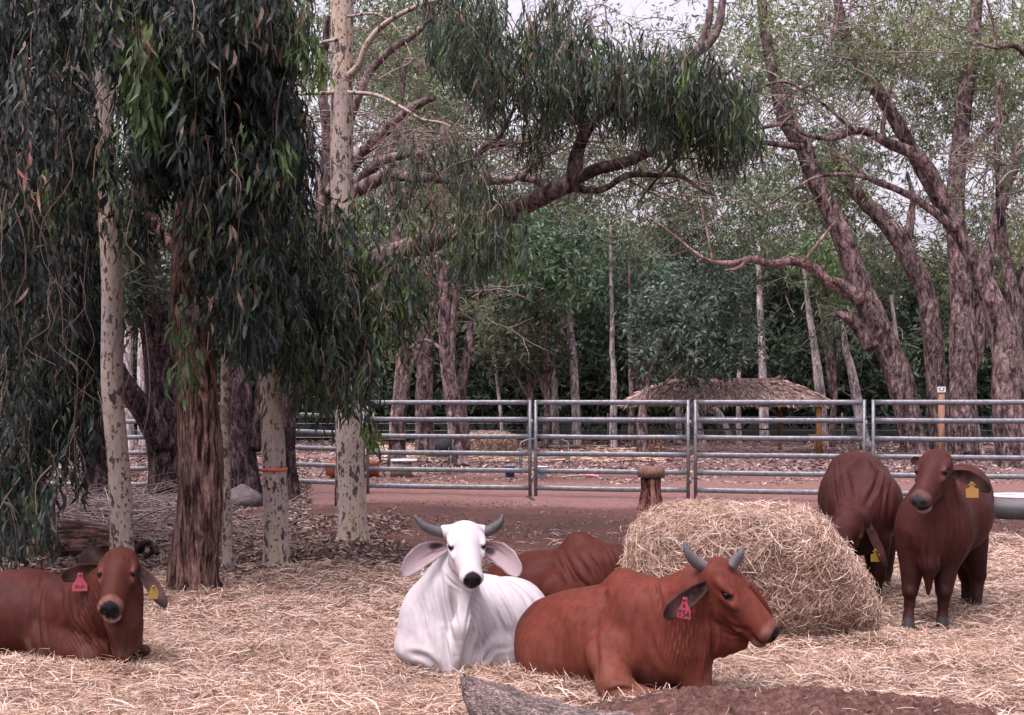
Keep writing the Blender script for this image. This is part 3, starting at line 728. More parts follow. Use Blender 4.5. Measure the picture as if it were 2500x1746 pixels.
B.horn([(1084, 1300, 8.10, .036), (1060, 1296, 8.08, .034), (1034, 1283, 8.06, .026), (1010, 1258, 8.06, .009)], (.065, .06, .066))
B.horn([(1178, 1300, 8.10, .036), (1200, 1293, 8.08, .034), (1220, 1277, 8.06, .025), (1228, 1256, 8.06, .009)], (.065, .06, .066))
B.ear((1084, 1338, 8.10), (982, 1400, 8.0), (-.25, -1, -.25), .165, .40, .035, inner=(.33, .265, .285), outer=(.46, .42, .43))
B.ear((1184, 1338, 8.08), (1271, 1402, 7.98), (.25, -1, -.25), .165, .40, .035, inner=(.33, .265, .285), outer=(.46, .42, .43))
B.tag(1033, 1397, 7.98, 'bottle', (.0, -1, .1), .035, (.5, .47, .46))
for pl, dp, w in [([(1072, 1385), (1078, 1450), (1098, 1530), (1112, 1600)], .014, 7), ([(1100, 1440), (1110, 1500), (1122, 1560)], .012, 6), ([(1160, 1450), (1155, 1510), (1140, 1580), (1125, 1640)], .014, 6),
        ([(1150, 1460), (1143, 1500), (1134, 1550)], .008, 3), ([(1205, 1440), (1240, 1500), (1260, 1570)], .012, 6), ([(1220, 1430), (1255, 1490), (1268, 1540)], .008, 5), ([(1190, 1470), (1222, 1520), (1246, 1570)], .008, 5),
        ([(1180, 1620), (1205, 1585), (1250, 1580)], .016, 6), ([(1030, 1470), (1035, 1530), (1050, 1580)], .008, 8), ([(1085, 1540), (1092, 1590), (1100, 1640)], .012, 6), ([(1000, 1595), (1040, 1605), (1075, 1640)], .012, 7),
        ([(1170, 1500), (1180, 1540), (1190, 1570)], .007, 4), ([(1160, 1500), (1168, 1540), (1172, 1570)], .007, 4), ([(1090, 1405), (1100, 1420), (1125, 1438)], .007, 3), ([(1240, 1420), (1275, 1450), (1300, 1500)], .006, 6)]: B.fold(pl, dp * 1.45, w)

# ---- C: left red cow
Cc = Cow('hornless dark red cow lying at left edge, red tag in one ear, yellow in other', RED * .50, (-4.2, 7.45, -.12), (-2.1, 9.9, 1.05), 0.0072)
Cc.E(-110, 1500, 9.0, (.40, .34, .30), -20, k=.1)
Cc.E(60, 1506, 8.85, (.50, .34, .325), -22, k=.12)
Cc.E(190, 1510, 8.62, (.30, .26, .32), -25, k=.1)
Cc.E(232, 1392, 8.75, (.14, .085, .115), -25, k=.07)
Cc.E(225, 1360, 8.78, (.075, .06, .07), -25, k=.05)
Cc.C((225, 1470, 8.5), (285, 1415, 8.36), .20, .14, .08)
Cc.C((250, 1510, 8.42), (300, 1450, 8.32), .18, .12, .08)
Cc.C((290, 1460, 8.28), (305, 1540, 8.18), .115, .09, .07)
Cc.C((300, 1520, 8.20), (300, 1600, 8.16), .09, .05, .07)
Cc.C((322, 1480, 8.30), (328, 1570, 8.22), .06, .05, .06)
Cc.C((190, 1585, 8.40), (300, 1600, 8.30), .10, .06, .06)
Cc.C((120, 1570, 8.50), (230, 1600, 8.28), .13, .09, .07)
Cc.C((310, 1590, 8.5), (352, 1588, 8.5), .07, .04, .05)
Cc.ripple(225, 1530, 50, 75, -24, 10, .007); Cc.ripple(120, 1480, 30, 80, 8, 12, .003)
Cc.head((292, 1390, 8.30), (.10, -.80, -.50), 1.10, mouth=.010)
Cc.ear((246, 1390, 8.34), (150, 1412, 8.30), (-.1, -1, -.2), .115, .25, .01, inner=(.055, .026, .024), tipdark=.7)
Cc.ear((340, 1390, 8.34), (404, 1482, 8.22), (.8, -1, -.1), .105, .35, .015, inner=(.055, .026, .024), tipdark=.8)
Cc.tag(195, 1421, 8.26, 'bottle', (.1, -1, .1), .115, (.25, .030, .050), [('=-=', -.26, .04)])
Cc.tag(375, 1446, 8.20, 'leaf', (.3, -1, 0), .085, (.25, .165, .028))
for pl, dp, w in [([(105, 1410), (92, 1500), (98, 1600)], .016, 6), ([(112, 1420), (110, 1500), (118, 1580)], .008, 4), ([(180, 1440), (190, 1500), (215, 1560), (260, 1610)], .012, 5),
        ([(195, 1440), (205, 1500), (235, 1560), (270, 1600)], .010, 4), ([(208, 1445), (220, 1500), (248, 1550), (275, 1590)], .010, 4), ([(222, 1450), (234, 1500), (258, 1550)], .009, 4), ([(168, 1430), (172, 1490), (190, 1540)], .009, 5),
        ([(140, 1410), (150, 1470), (140, 1530)], .012, 9), ([(266, 1500), (270, 1560), (276, 1620)], .012, 5), ([(310, 1530), (312, 1580), (305, 1620)], .008, 5), ([(185, 1540), (215, 1560), (232, 1590)], .010, 6),
        ([(315, 1360), (322, 1385), (318, 1410)], .004, 4), ([(305, 1355), (312, 1380)], .003, 3), ([(262, 1350), (268, 1372)], .003, 3)]: Cc.fold(pl, dp, w)

# ---- D: red cow lying behind the white one
D = Cow('dark red humped cow lying behind the white cow, head hidden by the hay bale', RED * .62, (-.2, 9.6, -.12), (1.75, 11.3, .95), 0.011)
D.E(1270, 1445, 10.70, (.36, .32, .27), -12, k=.1)
D.E(1350, 1430, 10.55, (.45, .33, .29), -12, k=.12)
D.E(1440, 1420, 10.40, (.28, .26, .30), -12, k=.1)
D.E(1418, 1345, 10.45, (.17, .09, .125), -12, k=.08)
D.E(1415, 1320, 10.47, (.09, .06, .07), -12, k=.06)
D.C((1470, 1390, 10.35), (1570, 1370, 10.35), .20, .14, .08)
D.C((1470, 1430, 10.3), (1560, 1420, 10.3), .16, .12, .08)
D.C((1360, 1440, 10.20), (1400, 1480, 10.1), .14, .10, .08)
D.head((1600, 1372, 10.5), (.72, .25, -.62), 1.0)
D.ear((1575, 1360, 10.45), (1560, 1420, 10.40), (-.2, -1, 0), .11, .3, 0, inner=(.1, .05, .04))
for pl, dp, w in [([(1375, 1345), (1400, 1400), (1440, 1440)], .016, 6), ([(1345, 1345), (1375, 1390), (1390, 1430)], .012, 6), ([(1480, 1335), (1500, 1380), (1510, 1420)], .010, 3), ([(1492, 1330), (1508, 1370), (1516, 1410)], .010, 3),
        ([(1300, 1390), (1350, 1385), (1395, 1430)], .014, 8), ([(1430, 1350), (1460, 1390), (1470, 1430)], .010, 5), ([(1400, 1350), (1430, 1390), (1450, 1430)], .008, 5)]: D.fold(pl, dp, w)

# ---- E: standing, eating behind the bale
Ec = Cow('dark red cow standing with lowered head, eating at the back of the round hay bale', RED_D * .95, (2.15, 9.75, -.1), (3.75, 12.3, 1.4), 0.011)
Ec.E(2098, 1222, 11.35, (.60, .335, .33), -90, k=.12)
Ec.E(2108, 1240, 10.95, (.34, .31, .35), -90, k=.1)
Ec.E(2109, 1150, 10.95, (.16, .07, .13), -90, k=.08)
Ec.E(2085, 1140, 11.75, (.22, .20, .13), -90, k=.09)
Ec.C((2100, 1240, 10.85), (2082, 1275, 10.55), .22, .15, .08)
Ec.C((2110, 1280, 10.85), (2100, 1320, 10.60), .19, .12, .08)
Ec.C((2140, 1320, 10.75), (2140, 1400, 10.70), .12, .075, .05)
Ec.C((2140, 1400, 10.70), (2133, 1470, 10.66), .065, .045, .03)
Ec.C((2133, 1470, 10.66), (2131, 1497, 10.62), .045, .055, .02)
Ec.C((2060, 1320, 10.75), (2060, 1480, 10.7), .12, .05, .05)
Ec.C((2150, 1290, 11.7), (2160, 1390, 11.75), .16, .075, .06); Ec.C((2160, 1390, 11.75), (2158, 1465, 11.7), .06, .05, .03)
Ec.C((2060, 1290, 11.7), (2050, 1390, 11.75), .16, .075, .06); Ec.C((2050, 1390, 11.75), (2050, 1465, 11.7), .06, .05, .03)
Ec.C((2120, 1180, 11.9), (2130, 1350, 11.95), .03, .03, .03)
Ec.ripple(2150, 1190, 26, 80, 18, 10, .005); Ec.ripple(2045, 1180, 26, 70, -12, 11, .004)
Ec.E(2098, 1196, 11.75, (.36, .31, .29), -90, k=.12)
Ec.head((2068, 1284, 10.40), (-.24, -.42, -.86), 1.12, up=(.1, -.8, .5))
Ec.ear((2044, 1268, 10.48), (1990, 1268, 10.45), (0, -.6, .8), .09, .25, .01, inner=(.055, .026, .024), outer=(.075, .028, .024))
Ec.ear((2108, 1268, 10.46), (2166, 1388, 10.35), (.5, -.8, 0), .11, .3, .03, inner=(.05, .02, .02), outer=(.07, .022, .019), tipdark=.6)
Ec.tag(2137, 1356, 10.36, 'square', (.3, -1, 0), .10, (.25, .165, .028))
for pl, dp, w in [([(2150, 1130), (2140, 1180), (2110, 1240)], .02, 6), ([(2060, 1130), (2075, 1190), (2085, 1240)], .012, 6), ([(2180, 1160), (2170, 1220), (2165, 1290)], .01, 5), ([(2030, 1130), (2035, 1190), (2045, 1240)], .008, 6), ([(2045, 1120), (2052, 1180)], .008, 4), ([(2165, 1140), (2156, 1200), (2150, 1270)], .008, 4)]: Ec.fold(pl, dp, w)

# ---- F: standing at right, looking at the camera
Fc = Cow('young red cow standing by the bale with raised head and yellow ear tag', RED_D * 1.05, (2.65, 9.2, -.1), (3.95, 11.3, 1.42), 0.0078)
Fc.E(2330, 1250, 10.42, (.48, .30, .33), -108, k=.12)
Fc.E(2285, 1290, 9.98, (.30, .28, .34), -108, k=.1)
Fc.E(2352, 1210, 10.68, (.25, .23, .26), -108, k=.09)
Fc.E(2250, 1300, 9.86, (.20, .19, .28), -100, k=.1)
Fc.C((2280, 1240, 9.95), (2290, 1160, 9.85), .20, .125, .09)
Fc.C((2262, 1290, 9.80), (2275, 1210, 9.72), .17, .11, .08)
Fc.C((2270, 1260, 9.68), (2270, 1380, 9.66), .07, .07, .07)
Fc.C((2268, 1380, 9.66), (2266, 1448, 9.66), .06, .016, .05)
Fc.C((2230, 1340, 9.85), (2222, 1440, 9.80), .12, .062, .05); Fc.E(2222, 1446, 9.77, (.045, .050, .055), k=.02)
Fc.C((2222, 1445, 9.80), (2218, 1508, 9.78), .050, .030, .02)
Fc.C((2218, 1500, 9.78), (2217, 1530, 9.74), .036, .052, .02)
Fc.C((2310, 1340, 9.90), (2304, 1440, 9.82), .12, .064, .05); Fc.E(2304, 1446, 9.79, (.045, .052, .055), k=.02)
Fc.C((2304, 1445, 9.82), (2301, 1508, 9.80), .052, .031, .02)
Fc.C((2301, 1500, 9.80), (2300, 1530, 9.76), .036, .052, .02)
Fc.C((2368, 1300, 10.62), (2386, 1400, 10.58), .15, .075, .06)
Fc.C((2386, 1400, 10.60), (2384, 1475, 10.52), .062, .036, .03); Fc.C((2386, 1475, 10.52), (2384, 1506, 10.46), .036, .052, .02)
Fc.C((2345, 1310, 10.75), (2362, 1400, 10.75), .15, .075, .06)
Fc.C((2362, 1400, 10.75), (2358, 1470, 10.68), .058, .036, .03); Fc.C((2358, 1470, 10.68), (2356, 1497, 10.64), .036, .052, .02)
Fc.ripple(2340, 1270, 30, 80, -8, 11, .006); Fc.ripple(2260, 1360, 24, 50, 0, 9, .005)
Fc.head((2284, 1144, 9.62), (-.50, -.66, -.58), 1.12, up=(0, 0, 1), mouth=.008)
Fc.ear((2246, 1132, 9.72), (2224, 1122, 9.72), (0, -1, 0), .07, .25, .01, inner=(.055, .026, .024))
Fc.ear((2325, 1158, 9.66), (2418, 1200, 9.66), (-.1, -1, -.1), .12, .30, .03, inner=(.055, .026, .024), outer=(.085, .025, .021), tipdark=.7)
Fc.tag(2373, 1196, 9.62, 'square', (0, -1, .1), .115, (.27, .145, .028))
for pl, dp, w in [([(2325, 1190), (2345, 1260), (2350, 1330)], .014, 5), ([(2315, 1200), (2332, 1270), (2330, 1340)], .010, 4), ([(2305, 1230), (2318, 1290), (2310, 1350)], .010, 4), ([(2350, 1180), (2368, 1250), (2365, 1330)], .008, 5),
        ([(2288, 1300), (2290, 1360), (2284, 1420)], .014, 5), ([(2248, 1300), (2245, 1360), (2250, 1410)], .010, 5), ([(2262, 1330), (2262, 1400)], .006, 3), ([(2335, 1210), (2356, 1290), (2350, 1350)], .008, 4)]: Fc.fold(pl, dp, w)

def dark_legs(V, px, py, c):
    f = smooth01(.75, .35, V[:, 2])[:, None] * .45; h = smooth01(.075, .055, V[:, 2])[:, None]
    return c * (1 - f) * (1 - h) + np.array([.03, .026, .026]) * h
def dark_hump_c(V, px, py, c):
    f = smooth01(1400, 1372, py) * smooth01(120, 200, px)[:] * (V[:, 1] > 8.55)
    return c * (1 - .72 * f[:, None])
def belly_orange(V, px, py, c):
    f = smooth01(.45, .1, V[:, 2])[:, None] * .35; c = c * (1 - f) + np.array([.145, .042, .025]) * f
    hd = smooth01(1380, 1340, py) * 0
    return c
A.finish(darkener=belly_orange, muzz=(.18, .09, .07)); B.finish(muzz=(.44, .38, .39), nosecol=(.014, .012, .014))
Cc.finish(darkener=dark_hump_c, muzz=(.17, .09, .07)); D.finish()
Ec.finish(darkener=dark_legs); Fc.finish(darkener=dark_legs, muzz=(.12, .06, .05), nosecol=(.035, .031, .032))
# pale fleck on the feeding cow's forehead stays part of its hide
# ================================================================ HAY BALES
def bale(name, label, c, half, h, seed, nstraw, yaw=0, power=3.2, wmin=.003, wmax=.006, lmin=.08, lmax=.26, group=None, slump=.0, slope=0):
    root = thing(name, label, 'hay bale', (c[0], c[1], 0), group)
    nu, nv = 96, 48
    u = np.linspace(0, 2 * np.pi, nu, endpoint=False)[None, :]; v = np.linspace(-np.pi / 2, np.pi / 2, nv)[:, None]
    e = 2 / power; sp = lambda w: np.sign(w) * np.abs(w) ** e
    X = half[0] * sp(np.cos(v)) * sp(np.cos(u)); Y = half[1] * sp(np.cos(v)) * sp(np.sin(u)); Z = h / 2 * sp(np.sin(v)) * np.ones_like(u)
    P = np.stack([X, Y, Z], -1).reshape(-1, 3)
    if slope: P[:, 2] = (P[:, 2] + h / 2) * (1 - slope * smooth01(.48, 1.15, P[:, 0] / half[0])) - h / 2; P[:, 0] += .09 * smooth01(.3, 1, P[:, 0]) * smooth01(.1, -.4, P[:, 2])
    P[:, :2] *= (1 + slump * (1 - (P[:, 2:3] / h + .5)))
    P += nrm_rows(P) * ((fbm(P, 1.6, 3, seed) - .5) * .16 + (fbm(P, 6, 3, seed + 3) - .5) * .07)[:, None] * (h / .87)
    P[:, 2] += h / 2 - .02
    cy, sy = math.cos(yaw), math.sin(yaw); P = np.stack([P[:, 0] * cy - P[:, 1] * sy, P[:, 0] * sy + P[:, 1] * cy, P[:, 2]], 1) + np.array([c[0], c[1], 0])
    i = np.arange(nv - 1)[:, None] * nu; j = np.arange(nu)[None]; j2 = (j + 1) % nu
    Q = np.stack([i + j, i + j2, i + nu + j2, i + nu + j], -1).reshape(-1, 4)
    g = Geo(); g.add(P, Q, None, (.20, .13, .10)); build('core', g, M_DULL, root)
    Nn = vnormals(P, Q); A = P[Q].mean(1); ar = np.linalg.norm(np.cross(P[Q[:, 2]] - P[Q[:, 0]], P[Q[:, 3]] - P[Q[:, 1]]), axis=1)
    f = rng.choice(len(Q), nstraw, p=ar / ar.sum()); w = rng.dirichlet(np.ones(4), nstraw)
    B = (P[Q[f]] * w[:, :, None]).sum(1); nn = Nn[Q[f]].mean(1)
    rd = rng.normal(0, 1, (nstraw, 3)); rd[:, 2] *= .8; rd -= nn * (rd * nn).sum(1)[:, None]; rd = rd / np.linalg.norm(rd, axis=1)[:, None]
    out = rng.normal(.06, .20, nstraw) + (rng.random(nstraw) < .05) * .6
    d = rd + nn * out[:, None]; d[:, 2] -= .18 * (nn[:, 2] < .5); d /= np.linalg.norm(d, axis=1)[:, None]
    L = rng.uniform(lmin, lmax, nstraw); off = rng.random(nstraw) ** 1.5 * .035 * h / .87
    tone = fbm(B, 3.0, 3, seed + 9)[:, None]; col = hay_cols(nstraw) * (.70 + .5 * tone)
    g = Geo(); straws(g, B + nn * off[:, None] - d * (L * .4)[:, None], d, L, rng.uniform(wmin, wmax, nstraw), L * rng.normal(0, .08, nstraw), rng.normal(0, .14, nstraw), col)
    o = build('loose_straw', g, M_STRAW, root, smooth=False, kind='stuff'); return root
def nrm_rows(P): return P / (np.linalg.norm(P, axis=1)[:, None] + 1e-9)
bale('hay_bale', 'big loose round-edged hay bale between the horned red cow and the standing cattle', (1.70, 9.55), (.80, .68), .91, 5, 78000, yaw=-.10, slump=.05, slope=.44, lmin=.06, lmax=.21, wmin=.0028, wmax=.005)
bc = W(1192, 1060, 43.5); bale('hay_bale', 'small distant hay bale on the straw strip beyond the rail fence', (bc[0], 43.5), (.82, .8), .72, 15, 9000, wmin=.012, wmax=.024, lmin=.12, lmax=.3, slump=.1)

# ================================================================ RAIL FENCE
def fence_d(px): return 23.9 - (px - 900) * .00163
FG = 'steel rail panels of the yard fence'
def panel(px0, px1, label, tops=1.68, d0=None, d1=None, bottom=0.02, lean=0.0, rails=(0, .302, .604, .906, 1.208, 1.51), topd=(0, 0)):
    d0 = d0 or fence_d(px0); d1 = d1 or fence_d(px1)
    a = W(px0, HZ, d0); b = W(px1, HZ, d1); a[2] = 0; b[2] = 0; dr = nrm(b - a)
    root = thing('fence_panel', label, 'fence panel', tuple((a + b) / 2), FG)
    z0, z1 = tops + topd[0], tops + topd[1]
    for k, r in enumerate(rails):
        g = Geo(); L = np.linalg.norm(b - a); n = 10; t = np.linspace(0, 1, n)[:, None]
        P = a * (1 - t) + b * t; P[:, 2] = (z0 - r) * (1 - t[:, 0]) + (z1 - r) * t[:, 0] + np.sin(t[:, 0] * np.pi) * -.004 * (k % 3)
        tube(g, P, .046, 10, flat=(.5, 1.0)); build('rail', g, M_STEEL, root)
    for p, zt in ((a, z0), (b, z1)):
        g = Geo(); tube(g, [p + [0, 0, bottom], p + [0, 0, zt * .5], p + [0, 0, zt + .045]], .031, 8)
        build('post', g, M_STEEL, root)
    for zz in (z1 - .35, z1 - 1.35):
        g = Geo(); tube(g, [b + dr * .035 + [0, 0, zz - .05], b + dr * .035 + [0, 0, zz + .05]], .02, 8); build('pin_lug', g, M_STEEL, root)
    return root
panel(-150, 395, 'steel rail panel at the far left behind the dark forked trunk', d0=25.5, d1=25.2, tops=1.62)
panel(410, 893 - 200, 'steel rail panel between the brown trunk and the red-banded trunk', d0=25.1, d1=24.6, tops=1.64)
panel(700, 888, 'narrow steel rail panel behind the tall spotted trunk, left of the hanging leaves', d0=24.0, d1=23.95, tops=1.72, topd=(.05, .0))
panel(898, 1294, 'steel rail panel in front of the blue bucket and folding chair')
panel(1308, 1680, 'steel rail panel behind the block-topped stump')
panel(1698, 2110, 'steel rail panel in front of the thatched shelter roof\'s right half')
panel(2132, 2560, 'steel rail panel at the right behind the two standing cattle')
panel(2580, 3010, 'steel rail panel beyond the water trough, farthest right')
# chain and pin between panels
# leaning timber brace at the foot of the gate post
g = Geo(); tube(g, [W(1290, 1216, 22.9), W(1305, 1228, 22.2), W(1319, 1241, 21.3)], [.05, .045, .04], 8, (.05, .03, .028), bump=.3, bscale=9); build('stick', g, M_WOOD, label='short dark stick lying at the foot of the fence posts', cat='stick')

# ================================================================ WATER TUB (right edge)
def tub(px, py, d, rx, ry, h, label):
    c = W(px, py, d); c[2] = 0; root = thing('water_trough', label, 'trough', tuple(c))
    g = Geo(); n = 40; a = np.arange(n) / n * 2 * np.pi
    prof = [(0.82, .02), (.86, .02), (.90, h * .5), (.97, h * .86), (1.0, h * .92), (1.0, h), (.965, h), (.93, h * .85), (.85, h * .35), (.0, h * .34)]
    V = []; col = []
    for r, z in prof:
        V.append(np.stack([c[0] + rx * r * np.cos(a), c[1] + ry * r * np.sin(a), np.full(n, z)], 1)); col.append(np.tile((.62, .60, .62) if z > h * .8 else (.10, .11, .11), (n, 1)))
    V = np.vstack(V); col = np.vstack(col); q = []
    for k in range(len(prof) - 1):
        for j in range(n): q.append([k * n + j, k * n + (j + 1) % n, (k + 1) * n + (j + 1) % n, (k + 1) * n + j])
    g.add(V, q, None, col); build('basin', g, M_PLASTIC, root)
    g = Geo(); P = np.stack([c[0] + rx * np.cos(np.append(a, a[:1])), c[1] + ry * np.sin(np.append(a, a[:1])), np.full(n + 1, h)], 1); tube(g, P, .02, 8, (.68, .67, .70), cap=False); build('rim', g, M_PLASTIC, root)
tub(2492, 1250, 18.9, .42, .34, .33, 'round pale-rimmed water trough at the right edge behind the standing cow')

# ================================================================ STUMP WITH BLOCK
c = W(1588, 1240, 20.6); c[2] = 0
root = thing('tree_stump', 'short upright tree stump with a square timber block nailed on top, before the fence', 'stump', tuple(c))
g = Geo(); t = np.linspace(0, 1, 12); P = np.stack([c[0] + 0 * t, c[1] + 0 * t, t * .52 - .03], 1); tube(g, P, .175 - .02 * t + .05 * np.exp(-t * 6), 20, (1.15, .95, .9), bump=.16, bscale=6); build('trunk', g, B_BROWN, root)
g = Geo(); box(g, c + [0.01, 0, .585], (.36, .34, .17), .12, (.17, .10, .08)); build('block', g, M_WOOD, root)

# ================================================================ THINGS BEYOND THE FENCE
def gpt(px, d): p = W(px, HZ, d); p[2] = float(gheight(np.array([p[0]]), np.array([p[1]]))[0]); return p
# rusty half-drum trough
c = gpt(862, 29.5); root = thing('half_drum', 'rusty orange half drum lying on its side behind the tall spotted trunk', 'drum', tuple(c))
g = Geo(); n = 18; xs = [-.58, .58]; V = []; 
for x in xs:
    for r in (.34, .325):
        for k in range(n + 1):
            a = math.pi + math.pi * k / n; V.append([c[0] + x * (1 if r == .34 else .98), c[1] + r * math.cos(a), c[2] + .36 + r * math.sin(a)])
m = n + 1; q = []
for k in range(n):
    q += [[k, k + 1, 2 * m + k + 1, 2 * m + k], [m + k, 3 * m + k, 3 * m + k + 1, m + k + 1], [k, m + k, m + k + 1, k + 1], [2 * m + k, 2 * m + k + 1, 3 * m + k + 1, 3 * m + k]]
q += [[0, 2 * m, 3 * m, m], [m - 1, 2 * m - 1, 4 * m - 1, 3 * m - 1]]
g.add(V, q, None, (.26, .10, .055)); build('shell', g, M_DULL, root)
for s in (-1, 1):
    g = Geo(); ring = [[c[0] + s * .575, c[1] + .33 * math.cos(math.pi + math.pi * k / n), c[2] + .36 + .33 * math.sin(math.pi + math.pi * k / n)] for k in range(n + 1)]
    V = ring + [[p[0] + s * .012, p[1], p[2]] for p in ring]; T = [[0, k, k + 1] for k in range(1, n)] + [[m, m + k + 1, m + k] for k in range(1, n)]; q = [[k, k + 1, m + k + 1, m + k] for k in range(n)] + [[0, m, 2 * m - 1, m - 1]]
    g.add(V, q, T, (.35, .12, .06)); build('end_plate', g, M_DULL, root)
for sx in (-1, 1): g = Geo(); bar(g, c + [sx * .75, -.1, .0], c + [sx * .5, 0, .42], .03, col=(.05, .04, .04)); build('leg', g, M_STEEL, root)
# block with pale tray
c = gpt(985, 29.6); root = thing('stone_block', 'low grey stone block beside the rusty half drum', 'block', tuple(c))
g = Geo(); box(g, c + [-.05, 0, .15], (.48, .40, .32), .05, (.16, .13, .11), taper=.96); build('block', g, M_DULL, root)
c2 = c + [0, 0, .335]; root = thing('tray', 'white-rimmed dark tray lying on top of the grey stone block', 'tray', tuple(c2))
g = Geo(); box(g, c2 + [.03, 0, .012], (.52, .42, .02), .05, (.05, .05, .055)); build('pan', g, M_PLASTIC, root)
g = Geo()
for a, b in (((-.25, -.21), (.30, -.21)), ((-.25, .21), (.28, .21)), ((-.25, -.21), (-.25, .21)), ((.30, -.21), (.28, .21))): bar(g, c2 + [a[0], a[1], .04], c2 + [b[0], b[1], .04], .035, .045, (.62, .66, .70))
build('rim', g, M_PLASTIC, root)
# folding chair
c = gpt(1070, 30.6); root = thing('folding_chair', 'black folding camp chair beside the brown trunk beyond the fence', 'chair', tuple(c))
K = (.03, .03, .035); w, h_, dp = .26, .42, .25
g = Geo(); box(g, c + [0, 0, h_ + .02], (.50, .46, .035), 0, K); build('seat', g, M_DULL, root)
g = Geo(); box(g, c + [.10, .24, h_ + .26], (.42, .03, .40), 0, K, ('X', -.15)); build('backrest', g, M_DULL, root)
for sx in (-1, 1):
    g = Geo(); bar(g, c + [sx * w, -dp, 0], c + [sx * w, dp, h_ + .05], .024, col=K); build('leg', g, M_STEEL, root)
    g = Geo(); bar(g, c + [sx * w, dp, 0], c + [sx * w, -dp, h_ + .2], .024, col=K); build('leg', g, M_STEEL, root)
    g = Geo(); bar(g, c + [sx * w, -dp, h_ + .2], c + [sx * w, dp, h_ + .2], .04, col=K); build('armrest', g, M_DULL, root)
    g = Geo(); bar(g, c + [sx * w, -dp, 0.02], c + [-sx * w, -dp, h_], .02, col=K); build('brace', g, M_STEEL, root)
# hoop-armed bench
c = gpt(1330, 31.8); root = thing('metal_bench', 'thin metal bench with rounded hoop back beyond the fence', 'bench', tuple(c)); K = (.16, .17, .20)
g = Geo(); box(g, c + [0, 0, .34], (1.10, .40, .03), 0, (.30, .32, .38)); build('seat', g, M_STEEL, root)
g = Geo(); tube(g, spline([c + [-.60, .2, 0], c + [-.60, .2, .55], c + [-.50, .22, .74], c + [0, .24, .80], c + [.50, .22, .74], c + [.60, .2, .55], c + [.60, .2, 0]], 8), .018, 8, K); build('back_frame', g, M_STEEL, root)
for sx in (-1, 1):
    g = Geo(); tube(g, spline([c + [sx * .57, -.2, 0], c + [sx * .57, -.2, .42], c + [sx * .57, -.08, .54], c + [sx * .58, .2, .56]], 6), .016, 8, K); build('arm_frame', g, M_STEEL, root)
g = Geo(); tube(g, [c + [-.58, .18, .42], c + [.58, .18, .42]], .012, 6, K); build('cross_bar', g, M_STEEL, root)
# buckets
def bucket(px, d, r, h, col, label, band=None):
    c = gpt(px, d); root = thing('bucket', label, 'bucket', tuple(c)); g = Geo(); n = 24; a = np.arange(n) / n * 2 * np.pi
    prof = [(.0, .0), (.78, .0), (.96, h * .94), (1.05, h * .95), (1.05, h), (.93, h), (.75, .03), (0, .03)]
    V = np.vstack([np.stack([c[0] + r * q * np.cos(a), c[1] + r * q * np.sin(a), np.full(n, c[2] + z)], 1) for q, z in prof]); Q = [[k * n + j, k * n + (j + 1) % n, (k + 1) * n + (j + 1) % n, (k + 1) * n + j] for k in range(len(prof) - 1) for j in range(n)]
    g.add(V, Q, None, col); build('tub', g, M_PLASTIC, root)
    g = Geo(); tube(g, spline([c + [-r, 0, h * .93], c + [-r * .7, -r * .8, h * .75], c + [0, -r * 1.15, h * .62], c + [r * .7, -r * .8, h * .75], c + [r, 0, h * .93]], 6), .006, 6, (.4, .4, .42)); build('handle', g, M_STEEL, root)
    if band:
        for dx in (-.35, .05, .4):
            g = Geo(); box(g, c + [dx * r * .8, -r * .90, h * .45], (r * .28, .02, h * .22), 0, band); build('printed_label', g, M_PLASTIC, root)
bucket(1245, 29.6, .125, .25, (.03, .09, .20), 'blue plastic bucket standing left of the fence posts')
bucket(1322, 29.4, .145, .27, (.62, .66, .70), 'white plastic bucket with blue print under the metal bench', (.10, .18, .40))
g = Geo(); p0 = gpt(1370, 29.0); p1 = gpt(1432, 29.6); tube(g, spline([p0 + [0, 0, .03], (p0 + p1) / 2 + [0, 0, .05], p1 + [0, 0, .05]], 5), .02, 7, (.36, .27, .24)); root = thing('broom', 'wooden stick with a pink cloth end lying on the ground beyond the fence', 'stick', tuple(p0))
build('handle', g, M_WOOD, root); g = Geo(); 
for k in range(5): uvsphere(g, p1 + [.04 + .05 * k, rng.normal(0, .03), .04 + rng.normal(0, .008)], (.05, .05, .03), 8, 6, (.62, .22, .30))
build('pink_cloth', g, M_DULL, root)
# hitching table, distant left-middle
c = gpt(905, 35.5); root = thing('picnic_table', 'narrow dark outdoor table behind the hanging leaves', 'table', tuple(c))
g = Geo(); box(g, c + [0, 0, .72], (1.9, .7, .06), .05, (.30, .26, .25)); build('table_top', g, M_WOOD, root)
for sx in (-.8, .8):
    for sy in (-.25, .25): g = Geo(); bar(g, c + [sx, sy, 0], c + [sx * .9, sy * .5, .7], .06, col=(.10, .08, .08)); build('leg', g, M_WOOD, root)

